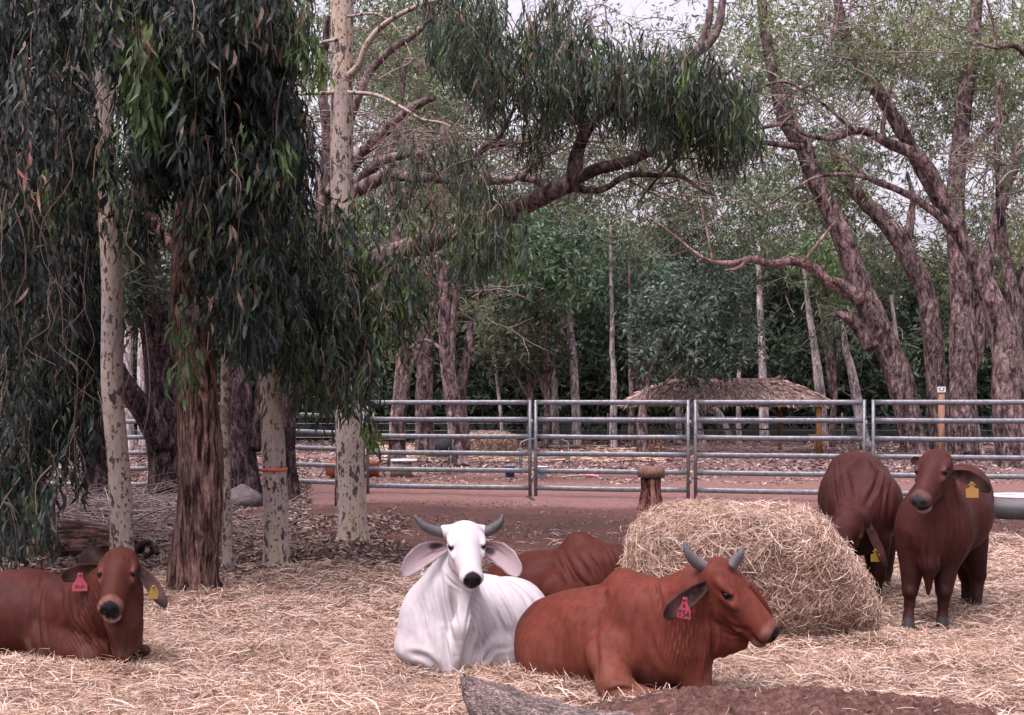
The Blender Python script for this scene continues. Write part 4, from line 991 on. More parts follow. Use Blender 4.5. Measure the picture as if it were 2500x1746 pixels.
# ================================================================ THATCHED SHELTER
DS = 44.0
def sp(px, py, d=DS): return W(px, py, d)
zr = sp(0, 931)[2]; ze = sp(0, 984)[2]
xl, xr = sp(1532, 0)[0], sp(2000, 0)[0]; rl, rr = sp(1668, 0)[0], sp(1880, 0)[0]
yc = DS; yf, yb = DS - 1.6, DS + 1.6
root = thing('thatched_shelter', 'open wooden shelter with a low thatched hip roof beyond the fence', 'shelter', ((xl + xr) / 2, yc, 0))
g = Geo(); NU = 60; NVv = 14
def roofpt(side, u, v):   # v 0 eave -> 1 ridge
    if side == 0: a = np.array([xl + (xr - xl) * u, yf, ze]); b = np.array([rl + (rr - rl) * u, yc, zr])
    elif side == 1: a = np.array([xl + (xr - xl) * u, yb, ze]); b = np.array([rl + (rr - rl) * u, yc, zr])
    elif side == 2: a = np.array([xl, yf + (yb - yf) * u, ze]); b = np.array([rl, yc, zr])
    else: a = np.array([xr, yf + (yb - yf) * u, ze]); b = np.array([rr, yc, zr])
    return a * (1 - v) + b * v + np.array([0, 0, .10 * math.sin(math.pi * v)])
for side in range(4):
    V = np.array([roofpt(side, i / NU, j / NVv) for j in range(NVv + 1) for i in range(NU + 1)])
    V[:, 2] += (fbm(V, 1.5, 3, 50 + side) - .5) * .12
    m = NU + 1; q = np.array([[j * m + i, j * m + i + 1, (j + 1) * m + i + 1, (j + 1) * m + i] for j in range(NVv) for i in range(NU)])
    V2 = V - [0, 0, .12]; g.add(np.vstack([V, V2]), np.vstack([q, q[:, ::-1] + len(V)]), None, (.30, .21, .18))
roofobj = build('roof', g, M_DULL, root)
g = Geo(); n = 15000; side = rng.choice(4, n, p=[.5, .14, .18, .18]); u = rng.random(n); v = rng.random(n) ** .9 * 1.0
B = np.array([roofpt(s, a, b) for s, a, b in zip(side, u, v)]); down = np.array([roofpt(s, a, max(b - .05, 0)) for s, a, b in zip(side, u, v)]) - np.array([roofpt(s, a, b + .001) for s, a, b in zip(side, u, v)])
down /= np.linalg.norm(down, axis=1)[:, None]; down += rng.normal(0, .28, (n, 3)) * [1, 1, .4]; down /= np.linalg.norm(down, axis=1)[:, None]; L = rng.uniform(.18, .42, n)
cc = np.array([(.62, .46, .42), (.48, .33, .29), (.26, .16, .14), (.70, .56, .52)])[rng.choice(4, n, p=[.4, .3, .15, .15])] * rng.uniform(.8, 1.15, (n, 1))
straws(g, B + [0, 0, .05] + rng.normal(0, .015, (n, 3)), down, L, rng.uniform(.02, .045, n), 0 * L + .02, 0 * L, cc); build('thatch', g, M_STRAW, roofobj, smooth=False, kind='stuff')
g = Geo(); tube(g, spline([[rl - .1, yc, zr + .05], [(rl + rr) / 2, yc, zr + .06], [rr, yc, zr + .06], [rr + .35, yc, zr + .16]], 6), .05, 7, (.26, .16, .14), bump=.3); build('ridge_pole', g, M_WOOD, roofobj)
OR = (.26, .12, .05)
for px, yy, w in ((1556, yf + .2, .11), (1975, yf + .2, .12), (1586, yb - .2, .10), (1925, yb - .2, .10)):
    x = (px - CX) / F_PX * DS; g = Geo(); tube(g, [[x, yy, -.05], [x, yy, .9], [x, yy, ze + .1]], w * .8, 10, OR, bump=.05); build('post', g, M_WOOD, root)
for yy in (yf + .2, yb - .2): g = Geo(); bar(g, [xl + .2, yy, ze - .04], [xr - .2, yy, ze - .04], .10, .08, (.22, .12, .08)); build('beam', g, M_WOOD, root)
for z in (.45, .78): g = Geo(); bar(g, [xl + .4, yb - .2, z], [xr - .4, yb - .2, z], .05, .05, (.16, .09, .07)); build('railing', g, M_WOOD, root)
for px in (1560, 1950):
    x = (px - CX) / F_PX * DS
    for k in range(5): g = Geo(); bar(g, [x + .1 + k * .12, yf + .22, .12], [x + .1 + k * .12, yf + .22, .62], .035, col=(.28, .14, .07)); build('slat', g, M_WOOD, root)
    g = Geo(); bar(g, [x, yf + .22, .64], [x + .75, yf + .22, .64], .05, col=(.28, .14, .07)); build('side_rail', g, M_WOOD, root)

# sign on post
c = gpt(2298, 33); root = thing('sign_post', 'small white notice on a square brown timber post behind the standing cow', 'sign', tuple(c))
g = Geo(); bar(g, c, [c[0], c[1], W(0, 962, 33)[2]], .13, col=(.24, .13, .09)); build('post', g, M_WOOD, root)
zc = W(0, 951, 33)[2]; g = Geo(); box(g, [c[0], c[1] - .02, zc], (.20, .03, .14), 0, (.60, .62, .66)); bo = build('notice_board', g, M_PLASTIC, root, smooth=False)
g = Geo()
for dx in (-.05, .05): box(g, [c[0] + dx, c[1] - .038, zc + .01], (.022, .005, .05), 0, (.03, .03, .04)); box(g, [c[0] + dx, c[1] - .038, zc + .035], (.05, .005, .014), 0, (.03, .03, .04))
box(g, [c[0], c[1] - .038, zc - .03], (.11, .005, .016), 0, (.03, .03, .04)); build('notice_print', g, M_PLASTIC, bo, smooth=False)
g = Geo(); box(g, [c[0], c[1], zc - .08], (.15, .15, .03), 0, (.30, .16, .08)); build('post_cap', g, M_WOOD, root)

# far wire fence
root = thing('wire_fence', 'thin strand wire fence on slim posts in front of the far forest', 'fence', (0, 52, 0))
for z in (.35, .62, .9, 1.15):
    g = Geo(); tube(g, [[-22, 52, z], [-8, 52, z - .02], [6, 52, z], [24, 52, z - .02]], .012, 4, (.22, .20, .20)); build('wire', g, M_STEEL, root)
for k in range(15): g = Geo(); bar(g, [-21 + 3.1 * k, 52.03, 0], [-21 + 3.1 * k, 52.03, 1.3], .06, col=(.22, .17, .15)); build('post', g, M_WOOD, root)

# ================================================================ FOREGROUND LOG AND DIRT BANK
g = Geo()
pts = [W(1130, 1653, 6.80), W(1160, 1692, 6.76), W(1212, 1736, 6.72), W(1300, 1780, 6.66), W(1460, 1822, 6.6), W(1600, 1856, 6.55)]
P = spline(np.array([list(p) + [r] for p, r in zip(pts, (.014, .075, .148, .165, .19, .18))]), 10)
tube(g, P[:, :3], P[:, 3], 90, (1.0, 1.0, 1.0), bump=.16, bscale=5, seed=3)
V = g.V[0]; ax_ = nrm(P[-1, :3] - P[0, :3]); al = (V - P[0, :3]) @ ax_; k_ = np.argmin(np.abs(((P[None, ::4, :3] - V[:, None]) ** 2).sum(2)), axis=1); rd = V - P[::4, :3][k_]; rd -= ax_ * (rd @ ax_)[:, None]; rd /= np.linalg.norm(rd, axis=1)[:, None] + 1e-9
gq = fbm(rd * 3.2 + ax_ * (al * .9)[:, None] * 1.0, 3.0, 4, 77); V += rd * ((1 - np.abs(gq - .5) * 7).clip(-.6, 1) * -.012 + (fbm(V, 14, 3, 6) - .5) * .02)[:, None]
g.C[0] = np.tile([1.0, 1, 1], (len(V), 1)) * (1.15 - .75 * (1 - np.abs(gq - .5) * 14).clip(0, 1))[:, None]
mlog, ntl, bl, ol = newmat('dry_split_wood'); nl = noise(ntl, 10, 8, .72); nl.inputs['Distortion'].default_value = 1.2
wv = N(ntl, 'ShaderNodeTexWave'); wv.inputs['Scale'].default_value = 22; wv.inputs['Distortion'].default_value = 14; wv.inputs['Detail'].default_value = 5; wv.inputs['Detail Scale'].default_value = 2.5; wv.bands_direction = 'Z'
tcl = N(ntl, 'ShaderNodeTexCoord'); mpl = N(ntl, 'ShaderNodeMapping'); mpl.inputs['Rotation'].default_value = (0, math.radians(-25), 0); mpl.inputs['Scale'].default_value = (.35, 1, 1.6); ntl.links.new(tcl.outputs['Object'], mpl.inputs[0]); ntl.links.new(mpl.outputs[0], wv.inputs['Vector'])
rl_ = ramp(ntl, [(.02, (.07, .045, .04)), (.2, (.15, .105, .096)), (.7, (.21, .155, .145)), (1, (.27, .21, .20))]); ntl.links.new(wv.outputs['Fac'], rl_.inputs[0])
rn_ = ramp(ntl, [(.35, (.35, .32, .32)), (.5, (1, 1, 1)), (.7, (1.5, 1.5, 1.5))]); ntl.links.new(nl.outputs['Fac'], rn_.inputs[0]); ntl.links.new(mix(ntl, mix(ntl, rl_.outputs[0], rn_.outputs[0], 1.0, 'MULTIPLY'), attr(ntl), 1.0, 'MULTIPLY'), bl.inputs['Base Color']); bl.inputs['Roughness'].default_value = .85; bump(ntl, bl, wv.outputs['Fac'], .8, .012)
build('dead_log', g, mlog, label='grey weathered log end with split grain poking out at bottom centre', cat='log')
# dirt-covered log along the bottom
nxb, nyb = 430, 130
px = np.linspace(1180, 2560, nxb); top = np.interp(px, [1180, 1290, 1400, 1500, 1600, 1680, 1750, 1850, 1950, 2080, 2200, 2330, 2420, 2560], [1850, 1810, 1765, 1734, 1708, 1684, 1686, 1690, 1688, 1684, 1694, 1716, 1736, 1765]) 
yv = np.linspace(7.25, 5.6, nyb); V = np.zeros((nyb, nxb, 3))
for k, y in enumerate(yv):
    x = (px - CX) / F_PX * 6.75
    crest = CAM_H - (top - 12 - HZ) / F_PX * 6.75 - .045
    s = (y - 6.75) / .42; prof = np.exp(-np.abs(s) ** 2.2 * (1.0 if y > 6.75 else .25))
    V[k, :, 0] = x; V[k, :, 1] = y; V[k, :, 2] = np.maximum(crest, -.05) * prof - .03
V = V.reshape(-1, 3); rdg = 1 - np.abs(fbm(V, 9, 4, 95) - .5) * 4; V[:, 2] += (fbm(V, 4, 4, 91) - .5) * .07 + np.clip(rdg, -.2, 1) * .045 + (fbm(V, 26, 3, 92) - .5) * .055; V[:, 1] += (fbm(V, 9, 3, 93) - .5) * .05
m = nxb; q = np.array([[(k + 1) * m + j, (k + 1) * m + j + 1, k * m + j + 1, k * m + j] for k in range(nyb - 1) for j in range(nxb - 1)])
cb = np.array([.125, .068, .057]) * (.45 + 1.1 * fbm(V, 12, 4, 94))[:, None]; g = Geo(); g.add(V, q, None, cb)
mdirt = mat_attr('crumbly_dirt', .95, .1, 30, .6, 1.0, .04, detail=10)
build('dirt_bank', g, mdirt, label='low crumbly bank of red-brown dirt along the bottom right', cat='dirt bank')
g = Geo(); n = 1900
x = rng.uniform(-.1, 2.9, n); y = rng.uniform(6.3, 7.0, n); pxx = CX + x / 6.75 * F_PX; tz = np.interp(pxx, px, CAM_H - (top - 12 - HZ) / F_PX * 6.75 - .045); s = (y - 6.75) / .42; z = np.maximum(tz, -.05) * np.exp(-np.abs(s) ** 2.2 * np.where(y > 6.75, 1, .25)) - .03
for a, b, c2 in zip(x, y, z):
    r = rng.uniform(.004, .013) * (1 + 1.6 * (rng.random() < .07)); uvsphere(g, (a, b, c2 + r * .3), (r * rng.uniform(.8, 1.5), r, r * rng.uniform(.5, .9)), 6, 4, np.array([.11, .06, .05]) * rng.uniform(.7, 1.4))
build('dirt_crumbs', g, M_DULL, smooth=False, kind='stuff', label='clods and crumbs of dirt lying on the low bank', cat='soil')
g = Geo(); n = 900; x = rng.uniform(.0, 3.0, n); y = rng.uniform(6.35, 7.25, n); pxx = CX + x / 6.75 * F_PX; tz = np.interp(pxx, px, CAM_H - (top - 12 - HZ) / F_PX * 6.75 - .04); sdist = (y - 6.75) / .42; z = np.maximum(tz, -.05) * np.exp(-np.abs(sdist) ** 2.2 * np.where(y > 6.75, 1, .25)) - .01
k = rng.random(n) < .25 + .75 * (sdist > .35); x, y, z = x[k], y[k], z[k]; n = len(x); az = rng.uniform(0, 6.28, n); el = rng.normal(0, .25, n); dd = np.stack([np.cos(az) * np.cos(el), np.sin(az) * np.cos(el), np.sin(el)], 1); L = rng.uniform(.03, .16, n)
straws(g, np.stack([x, y, z + .012], 1) - dd * (L / 2)[:, None], dd, L, rng.uniform(.002, .004, n), L * .08, rng.normal(0, .12, n), hay_cols(n) * .85)
build('bank_straw', g, M_STRAW, smooth=False, kind='stuff', label='stray straws lying on the low dirt bank', cat='hay')

# ================================================================ FALLEN LOG, ROCK, CHARRED WOOD, BRUSH (left)
g = Geo(); pts = [W(-120, 1350, 14.3), W(20, 1350, 14.2), W(150, 1356, 14.1), (W(270, 1362, 14.0)), W(330, 1372, 13.9)]
P = spline(np.array([list(p) + [r] for p, r in zip(pts, (.26, .25, .23, .19, .12))]), 10); P[:, 2] = P[:, 3] * .75; tube(g, P[:, :3], P[:, 3], 26, (1.2, 1.05, 1.0), bump=.14, bscale=4, seed=8)
build('fallen_log', g, B_LOG, label='thick brown fallen log lying behind the cow at left', cat='log')
g = Geo(); uvsphere(g, (0, 0, 0), (.30, .26, .23), 40, 26, (.09, .075, .08)); V = g.V[0]; V += nrm_rows(V) * ((fbm(V, 5, 4, 12) - .5) * .10)[:, None]; c = gpt(592, 20.5); V += c + [0, 0, .12]
build('rock', g, M_DULL, label='grey rounded rock between the thin pale trunk and the red-banded trunk', cat='rock')
g = Geo()
for pts in ([W(318, 1338, 13.3), W(345, 1334, 13.2), W(362, 1318, 13.1), W(376, 1322, 13.1), W(382, 1344, 13.0)], [W(378, 1330, 13.1), W(370, 1352, 13.1), W(352, 1362, 13.1)], [W(330, 1340, 13.3), W(300, 1348, 13.4), W(270, 1352, 13.5)], [W(352, 1398, 12.9), W(372, 1394, 12.8), W(384, 1404, 12.8)]):
    P = spline(np.array(pts), 9); P += (np.stack([vnoise(P * 1.0, 7, k) for k in (1, 2, 3)], 1) - .5) * .12; tube(g, P, np.linspace(.036, .016, len(P)) * (.5 + 1.2 * vnoise(P, 16, 5)), 9, (.014, .011, .011), bump=.6, bscale=12)
build('charred_branch', g, M_WOOD, label='black charred curled branch lying right of the leftmost tall spotted trunk', cat='branch')
g = Geo()
for pts, r in (([W(222, 1362, 10.6), W(226, 1340, 10.6), W(232, 1312, 10.6)], .018), ): tube(g, spline(np.array(pts), 6), np.linspace(r, .012, 13), 8, (.018, .014, .014), bump=.25, bscale=9)
build('stick', g, M_WOOD, label='short black stick standing up behind the hump of the left cow', cat='stick')
g = Geo(); tube(g, spline(np.array([W(18, 1362, 11.8), W(45, 1366, 11.8), W(70, 1376, 11.8)]), 6), .02, 7, (.02, .015, .015), bump=.3, bscale=9); tube(g, spline(np.array([W(40, 1364, 11.8), W(54, 1354, 11.8), W(70, 1356, 11.8)]), 6), .015, 7, (.02, .015, .015), bump=.3, bscale=9)
build('stick', g, M_WOOD, label='forked black twig lying on the fallen log at the left edge', cat='stick')
# heap of dry brush
g = Geo()
def brush(px0, px1, d0, d1, n, h, seed, col=(.26, .20, .20)):
    r_ = np.random.default_rng(seed)
    for k in range(n):
        d = r_.uniform(d0, d1); px = r_.uniform(px0, px1); a = gpt(px, d); az = r_.uniform(0, 2 * np.pi); L = r_.uniform(.4, 1.5); el = r_.uniform(-.15, .45)
        b = a + np.array([math.cos(az) * L, math.sin(az) * L, abs(el) * L + .03]); a = a + [0, 0, r_.uniform(.02, h)]
        mid = (a + b) / 2 + r_.normal(0, .14, 3) * [1, 1, .7]; P = spline(np.array([a, mid, b]), 4); r0 = r_.uniform(.003, .012); tube(g, P, np.linspace(r0, r0 * .4, len(P)), 4, np.array(col) * r_.uniform(.3, .95), cap=False)
brush(180, 400, 14.8, 21, 330, .25, 1); brush(80, 260, 15.5, 20, 90, .2, 2, (.15, .11, .11)); brush(560, 640, 15, 19, 30, .1, 3); brush(395, 560, 17, 22, 50, .1, 5)
build('brush_heap', g, M_TWIG, kind='stuff', label='heap of dry fallen twigs and branches around the left trunks', cat='brush')
g = Geo(); brush(1690, 1930, 39.5, 42.5, 260, .5, 4, (.24, .17, .15)); build('brush_heap', g, M_TWIG, kind='stuff', label='low brown pile of cut branches in front of the thatched shelter', cat='brush')
# ================================================================ FOLIAGE
def leaves(geo, base, d, L, wd, cols, nseg=1, curl=0.12):
    """lance-shaped leaves; one diamond each, or a curved blade of nseg+1 spans"""
    n = len(base)
    if not n: return
    r = rng.normal(0, 1, (n, 3)); s = np.cross(d, r); s /= np.linalg.norm(s, axis=1)[:, None] + 1e-9
    nn = np.cross(d, s)
    if nseg == 1:
        c = base + d * (L * .45)[:, None] + nn * (L * curl * .4)[:, None]
        V = np.stack([base, c - s * (wd / 2)[:, None], base + d * L[:, None], c + s * (wd / 2)[:, None]], 1).reshape(-1, 3)
        geo.add(V, np.arange(4 * n).reshape(-1, 4), None, np.repeat(cols, 4, axis=0)); return
    V = []; prof = [(0.0, .10), (.28, .92), (.60, .80), (1.0, .02)]
    cs = rng.normal(0, curl, n)
    for t, w in prof:
        c = base + d * (L * t)[:, None] + nn * (L * curl * 1.3 * math.sin(t * math.pi * .8))[:, None] + s * (L * cs * math.sin(t * math.pi))[:, None]
        V += [c - s * (wd * w / 2)[:, None], c + s * (wd * w / 2)[:, None]]
    V = np.stack(V, 1).reshape(-1, 3); b = np.arange(n)[:, None] * 8
    q = np.concatenate([b + np.array([0, 1, 3, 2]), b + np.array([2, 3, 5, 4]), b + np.array([4, 5, 7, 6])])
    geo.add(V, q, None, np.repeat(cols, 8, axis=0))

def down_dirs(n, spread, zdown=1.0):
    d = rng.normal(0, spread, (n, 3)); d[:, 2] -= zdown; return d / np.linalg.norm(d, axis=1)[:, None]

def in_ell(n, e):
    """points inside an ellipsoid given on the photo: (px, py, rx, ry, d0, d1)"""
    px, py, rx, ry, d0, d1 = e[:6]
    v = rng.normal(0, 1, (n, 3)); v /= np.linalg.norm(v, axis=1)[:, None]; v *= (rng.random(n) ** .38)[:, None]
    d = (d0 + d1) / 2 + v[:, 2] * (d1 - d0) / 2; dm = (d0 + d1) / 2
    X = (px + v[:, 0] * rx - CX) / F_PX * dm; Z = CAM_H - (py + v[:, 1] * ry - HZ) / F_PX * dm
    return np.stack([X, d, Z], 1)

def weep(geo, tw, e, nspray, per=12, L=(.11, .19), W_=(.020, .034), span=(.18, .55), base=(.030, .048, .036), bright=0.0, thr=.38, seed=1, nscale=1.0, brightcol=(.10, .17, .03), twigs=.55, alt=.045, nseg=3, zmin=None, tilt=.32):
    nspray = int(nspray * .62); P = in_ell(nspray, e); k = fbm(P, nscale, 3, seed) > thr + rng.normal(0, .05, nspray); P = P[k]; m = len(P)
    if not m: return
    ln = rng.uniform(*span, m); sway = rng.normal(0, .22, (m, 3)); sway[:, 2] = 0
    t = (np.arange(per) + .3)[None, :] / per + rng.uniform(-.03, .03, (m, per))
    pos = P[:, None, :] + sway[:, None, :] * (ln[:, None] * np.sqrt(np.abs(t)))[:, :, None] * .8; P[:, 2] += ln * .5; pos = P[:, None, :] + sway[:, None, :] * (ln[:, None] * np.sqrt(np.abs(t)))[:, :, None] * .8; pos[:, :, 2] -= ln[:, None] * t
    pos = pos.reshape(-1, 3) + rng.normal(0, .035, (m * per, 3)); n = len(pos)
    keep = pos[:, 2] > -.5 if zmin is None else pos[:, 2] > zmin
    d = down_dirs(n, tilt); l = rng.uniform(*L, n) * np.repeat(rng.uniform(.7, 1.25, m), per); w = rng.uniform(*W_, n) * (l / np.mean(L)) ** .5
    sp = np.repeat(rng.uniform(.5, 1.6, (m, 1)), per, axis=0)
    c = np.array(base) * sp * rng.uniform(.7, 1.35, (n, 1))
    hue = rng.random(n); c = np.where((hue < alt)[:, None], np.array([.16, .11, .075]) * rng.uniform(.6, 1.2, (n, 1)), c)
    c = np.where(((hue > .75))[:, None], c * np.array([1.15, 1.1, 1.35]), c)
    if bright > 0:
        bm = np.repeat(rng.random(m) < bright, per); c = np.where(bm[:, None], np.array(brightcol) * rng.uniform(.6, 1.4, (n, 1)), c)
    leaves(geo, pos[keep], d[keep], l[keep], w[keep], c[keep], nseg=nseg)
    if tw is not None and twigs > 0:
        for i in np.nonzero(rng.random(m) < twigs * .8)[0]:
            a = P[i] + [0, 0, .05]; b = P[i] + sway[i] * ln[i] * .8 - [0, 0, ln[i]]; mid = (a + b) / 2 + [sway[i][0] * .12, 0, .04]
            tube(tw, spline(np.array([a, mid, b]), 3), np.linspace(.0055, .0025, 7) * (1.0 if P[i][1] < 14 else 1.8), 3, np.array([.24, .17, .14]) * rng.uniform(.4, 1.4), cap=False)

def clump(geo, e, n, L=(.14, .26), W_=(.03, .06), base=(.06, .08, .045), thr=.42, seed=1, nscale=.5, zd=.5, spread=.6, var=.35, soft=.07, grow=3.0, light=None):
    P = in_ell(int(n * 1.3), e); q = fbm(P, nscale, 3, seed); k = q > thr + rng.normal(0, soft, len(P)); P = P[k]; q = q[k]
    f = fbm(P, nscale * 4.5, 2, seed + 5); k = f > .43 + rng.normal(0, .03, len(P)); P = P[k]; n = len(P)
    # leaves sit in small sprigs on fine twigs
    k5 = 5; m = max(n // k5, 1); P = P[rng.permutation(n)[:m]]; Lm = sum(L) / 2; sd = down_dirs(m, spread * 1.3, zd * .7)
    tt = rng.random((m, k5)); P5 = (P[:, None, :] + sd[:, None, :] * (tt * Lm * 2.0)[:, :, None]).reshape(-1, 3) + rng.normal(0, Lm * .12, (m * k5, 3))
    d = np.repeat(sd, k5, axis=0) * .9 + down_dirs(m * k5, spread, zd); d /= np.linalg.norm(d, axis=1)[:, None]; n = m * k5
    c = np.array(base) * (1 - var + 2 * var * vnoise(P5, nscale * grow, seed + 3))[:, None] * np.repeat(rng.uniform(.6, 1.45, (m, 1)), k5, axis=0) * rng.uniform(.8, 1.2, (n, 1))
    if light is not None:
        mm = smooth01(.52, .62, vnoise(P5, nscale * 1.7, seed + 8))[:, None]; c = c * (1 - mm) + np.array(light) * rng.uniform(.7, 1.3, (n, 1)) * mm
    leaves(geo, P5, d, rng.uniform(*L, n), rng.uniform(*W_, n), c)

def limb(geo, pts, n=9, nseg=14, col=(1, 1, 1), bmp=.10, seed=0, cap=True, bs=2.5):
    """pts rows: (px, py, d, width in photo pixels)"""
    Q = np.array([list(W(p[0], p[1], p[2])) + [p[3] / F_PX * p[2] / 2] for p in pts]); P = spline(Q, n)
    P[:, 3] = np.maximum(P[:, 3], .003)
    if len(P) > 12:
        wob = (np.stack([vnoise(P[:, :3] + s * 9.1, 1.1, seed + s) for s in range(3)], 1) - .5) * np.minimum(P[:, 3], .09)[:, None] * .9; wob[0] = 0; P[:, :3] += wob
    if np.ndim(col[0]) == 0: cc = col
    tube(geo, P[:, :3], P[:, 3], nseg, col, cap, bmp, bs / max(np.mean(P[:, 3]) * 8, .25), seed); return P

def twiglets(geo, e, n, lmin, lmax, r, col, up=.15, seed=0, droop=.25):
    """bare crooked fine branches inside a crown region"""
    for k in range(n):
        a = in_ell(1, e)[0]; az = rng.uniform(0, 2 * np.pi); el = rng.normal(up, .45); L = rng.uniform(lmin, lmax); d = np.array([math.cos(az) * math.cos(el), math.sin(az) * math.cos(el) * .5, math.sin(el)])
        pts = [a]; 
        for j in range(4): 
            d = nrm(d + rng.normal(0, .28, 3) - [0, 0, droop * .15]); pts.append(pts[-1] + d * L / 4)
        P = spline(np.array(pts), 3); tube(geo, P, np.linspace(r, r * .25, len(P)), 4, np.array(col) * rng.uniform(.5, 1.3), cap=False)
        for j in (4, 7, 9):
            d2 = nrm(d + rng.normal(0, .7, 3)); q = [P[j]]; 
            for jj in range(3): d2 = nrm(d2 + rng.normal(0, .3, 3)); q.append(q[-1] + d2 * L * .14)
            tube(geo, spline(np.array(q), 2), np.linspace(r * .5, r * .15, 7), 3, np.array(col) * rng.uniform(.5, 1.2), cap=False)

def tree(label, base, limbs, bark, crown=None, twig=None, cat='tree', name='gum_tree', group=None, flare=None, col=(1, 1, 1), extra=None):
    b = W(base[0], HZ, base[1]); b[2] = 0
    root = thing(name, label, cat, tuple(b), group)
    g = Geo()
    for k, l in enumerate(limbs):
        wide = l[0][3] / F_PX * l[0][2]
        limb(g, l, nseg=22 if wide > .2 else (12 if wide > .08 else 7), seed=k * 7 + int(base[0]) % 50, col=col, bmp=.13 if bark in (B_BROWN, B_DARK, B_GREY) else .05)
    build('trunk', g, bark, root)
    if crown is not None and twig is not None and twig.n: crown.merge(twig)
    if crown is not None and crown.n: build('crown', crown, M_LEAF, root, smooth=False)
    return root

GN = 'gum trees in and around the yard'
# ---- left curtain tree (tall spotted trunk)
c1, t1 = Geo(), Geo()
DG = (.022, .032, .026)
for e, n, kw in [((70, 120, 190, 230, 12.4, 15), 900, {}), ((60, 420, 180, 240, 12.3, 15), 900, {}), ((80, 640, 160, 240, 12.3, 15), 900, {}), ((70, 900, 150, 230, 12.2, 14.5), 800, {}), ((160, 820, 75, 260, 12.2, 14), 500, {}),
                 ((20, 1080, 90, 170, 11.0, 13.5), 380, {}), ((130, 1050, 80, 140, 11.2, 13.5), 300, {}), ((10, 1200, 46, 150, 10.4, 12), 170, {}), ((40, 1290, 30, 60, 9.6, 10.5), 16, dict(thr=0)), ((125, 1235, 24, 100, 8.4, 8.7), 16, dict(thr=0, span=(.12, .3), tilt=.2)), ((60, 1200, 40, 90, 10.5, 12), 50, {}),
                 ((170, 40, 260, 120, 11.0, 14), 800, {}), ((230, 370, 40, 40, 10.8, 11.6), 26, {}), ((250, 60, 30, 80, 10.8, 11.6), 30, {}), ((205, 1080, 25, 120, 11, 12.5), 50, {}),
                 ((50, 300, 165, 320, 9.2, 11.5), 360, {}), ((40, 800, 110, 300, 9.2, 11.5), 280, {})]:
    weep(c1, t1, e, n, base=DG, bright=.05, seed=3, **{**dict(thr=.385, brightcol=(.05, .085, .03)), **kw})
weep(c1, t1, (140, 470, 30, 60, 10.5, 11.2), 16, base=(.06, .11, .03), thr=0, seed=3); weep(c1, None, (65, 310, 10, 16, 9.2, 9.4), 3, per=2, base=(.28, .15, .13), thr=0, seed=3); weep(c1, None, (80, 400, 14, 50, 9.3, 9.6), 4, per=4, base=(.25, .13, .11), thr=0, seed=3)
for k in range(34):   # long bare hanging twigs
    a = in_ell(1, (130, 560, 240, 480, 9.3, 11.2))[0]; L_ = rng.uniform(.5, 1.3); q = [a + [rng.normal(0, .03) * j, 0, -L_ * j / 4] for j in range(5)]; tube(t1, spline(np.array(q), 3), np.linspace(.005, .002, 13), 4, np.array([.20, .145, .125]) * rng.uniform(.4, 1.2), cap=False)
T1 = tree('tall spotted pale trunk behind the left cow, weeping foliage around it', (286, 11.9), [
    [(288, 1432, 11.9, 66), (287, 1330, 11.9, 57), (283, 1200, 11.9, 54), (274, 1000, 11.9, 52), (270, 800, 11.9, 52), (268, 620, 11.9, 50), (265, 450, 11.9, 46), (262, 250, 11.9, 42), (258, 80, 11.9, 36), (256, -160, 11.9, 30)],
    [(262, 215, 11.9, 16), (300, 160, 11.8, 15), (335, 120, 11.7, 11), (372, 112, 11.6, 8), (405, 105, 11.6, 5)], [(262, 300, 11.9, 22), (290, 180, 11.8, 16), (330, 95, 11.7, 10), (380, 30, 11.6, 6)],
    [(240, 250, 11.9, 9), (212, 190, 11.8, 7), (180, 168, 11.7, 6), (150, 166, 11.6, 4)], [(245, 250, 11.9, 9), (120, 165, 11.5, 6), (60, 180, 11.4, 4), (20, 220, 11.4, 3)], [(238, 448, 11.9, 11), (210, 432, 11.7, 10), (170, 418, 11.5, 9), (128, 424, 11.4, 5)]], B_PALE, c1, t1, group=GN)
# ---- brown trunk and its crown
c2, t2 = Geo(), Geo()
for e, n, kw in [((480, 120, 230, 200, 9.6, 11.6), 900, {}), ((360, 60, 120, 110, 9.6, 11.6), 300, {}), ((575, 330, 170, 190, 9.6, 11.6), 760, {}), ((420, 280, 120, 140, 9.8, 11.2), 260, {}), ((610, 520, 130, 200, 9.8, 12.5), 600, {}), ((360, 380, 70, 90, 10, 11.4), 90, {}),
                 ((615, 700, 95, 160, 10, 12.8), 420, {}), ((500, 560, 60, 180, 12.2, 13.6), 160, {}), ((570, 790, 40, 60, 11.8, 12.6), 40, {}), ((640, 60, 90, 120, 9.6, 11.5), 300, {}), ((690, 350, 50, 150, 9.8, 11.5), 130, dict(bright=.25)), ((446, 850, 14, 120, 10.6, 10.95), 12, dict(thr=0, base=(.045, .08, .03), bright=.4)), ((330, 540, 60, 60, 10.5, 11.3), 36, {})]:
    weep(c2, t2, e, n, seed=5, **{**dict(base=DG, bright=.06, brightcol=(.05, .085, .03), thr=.36), **kw})
weep(c2, t2, (350, 90, 30, 50, 9.5, 10), 9, L=(.15, .24), W_=(.028, .042), base=(.055, .09, .025), thr=0, seed=3); weep(c2, t2, (365, 235, 75, 75, 9.5, 10.2), 32, L=(.15, .24), W_=(.026, .04), base=(.045, .08, .028), thr=0, seed=3)
weep(c2, t2, (750, 120, 36, 100, 9.8, 11), 22, base=(.05, .09, .03), thr=0, seed=3, bright=.4); weep(c2, t2, (715, 30, 50, 60, 9.8, 11), 22, base=(.04, .06, .03), thr=0, seed=3)
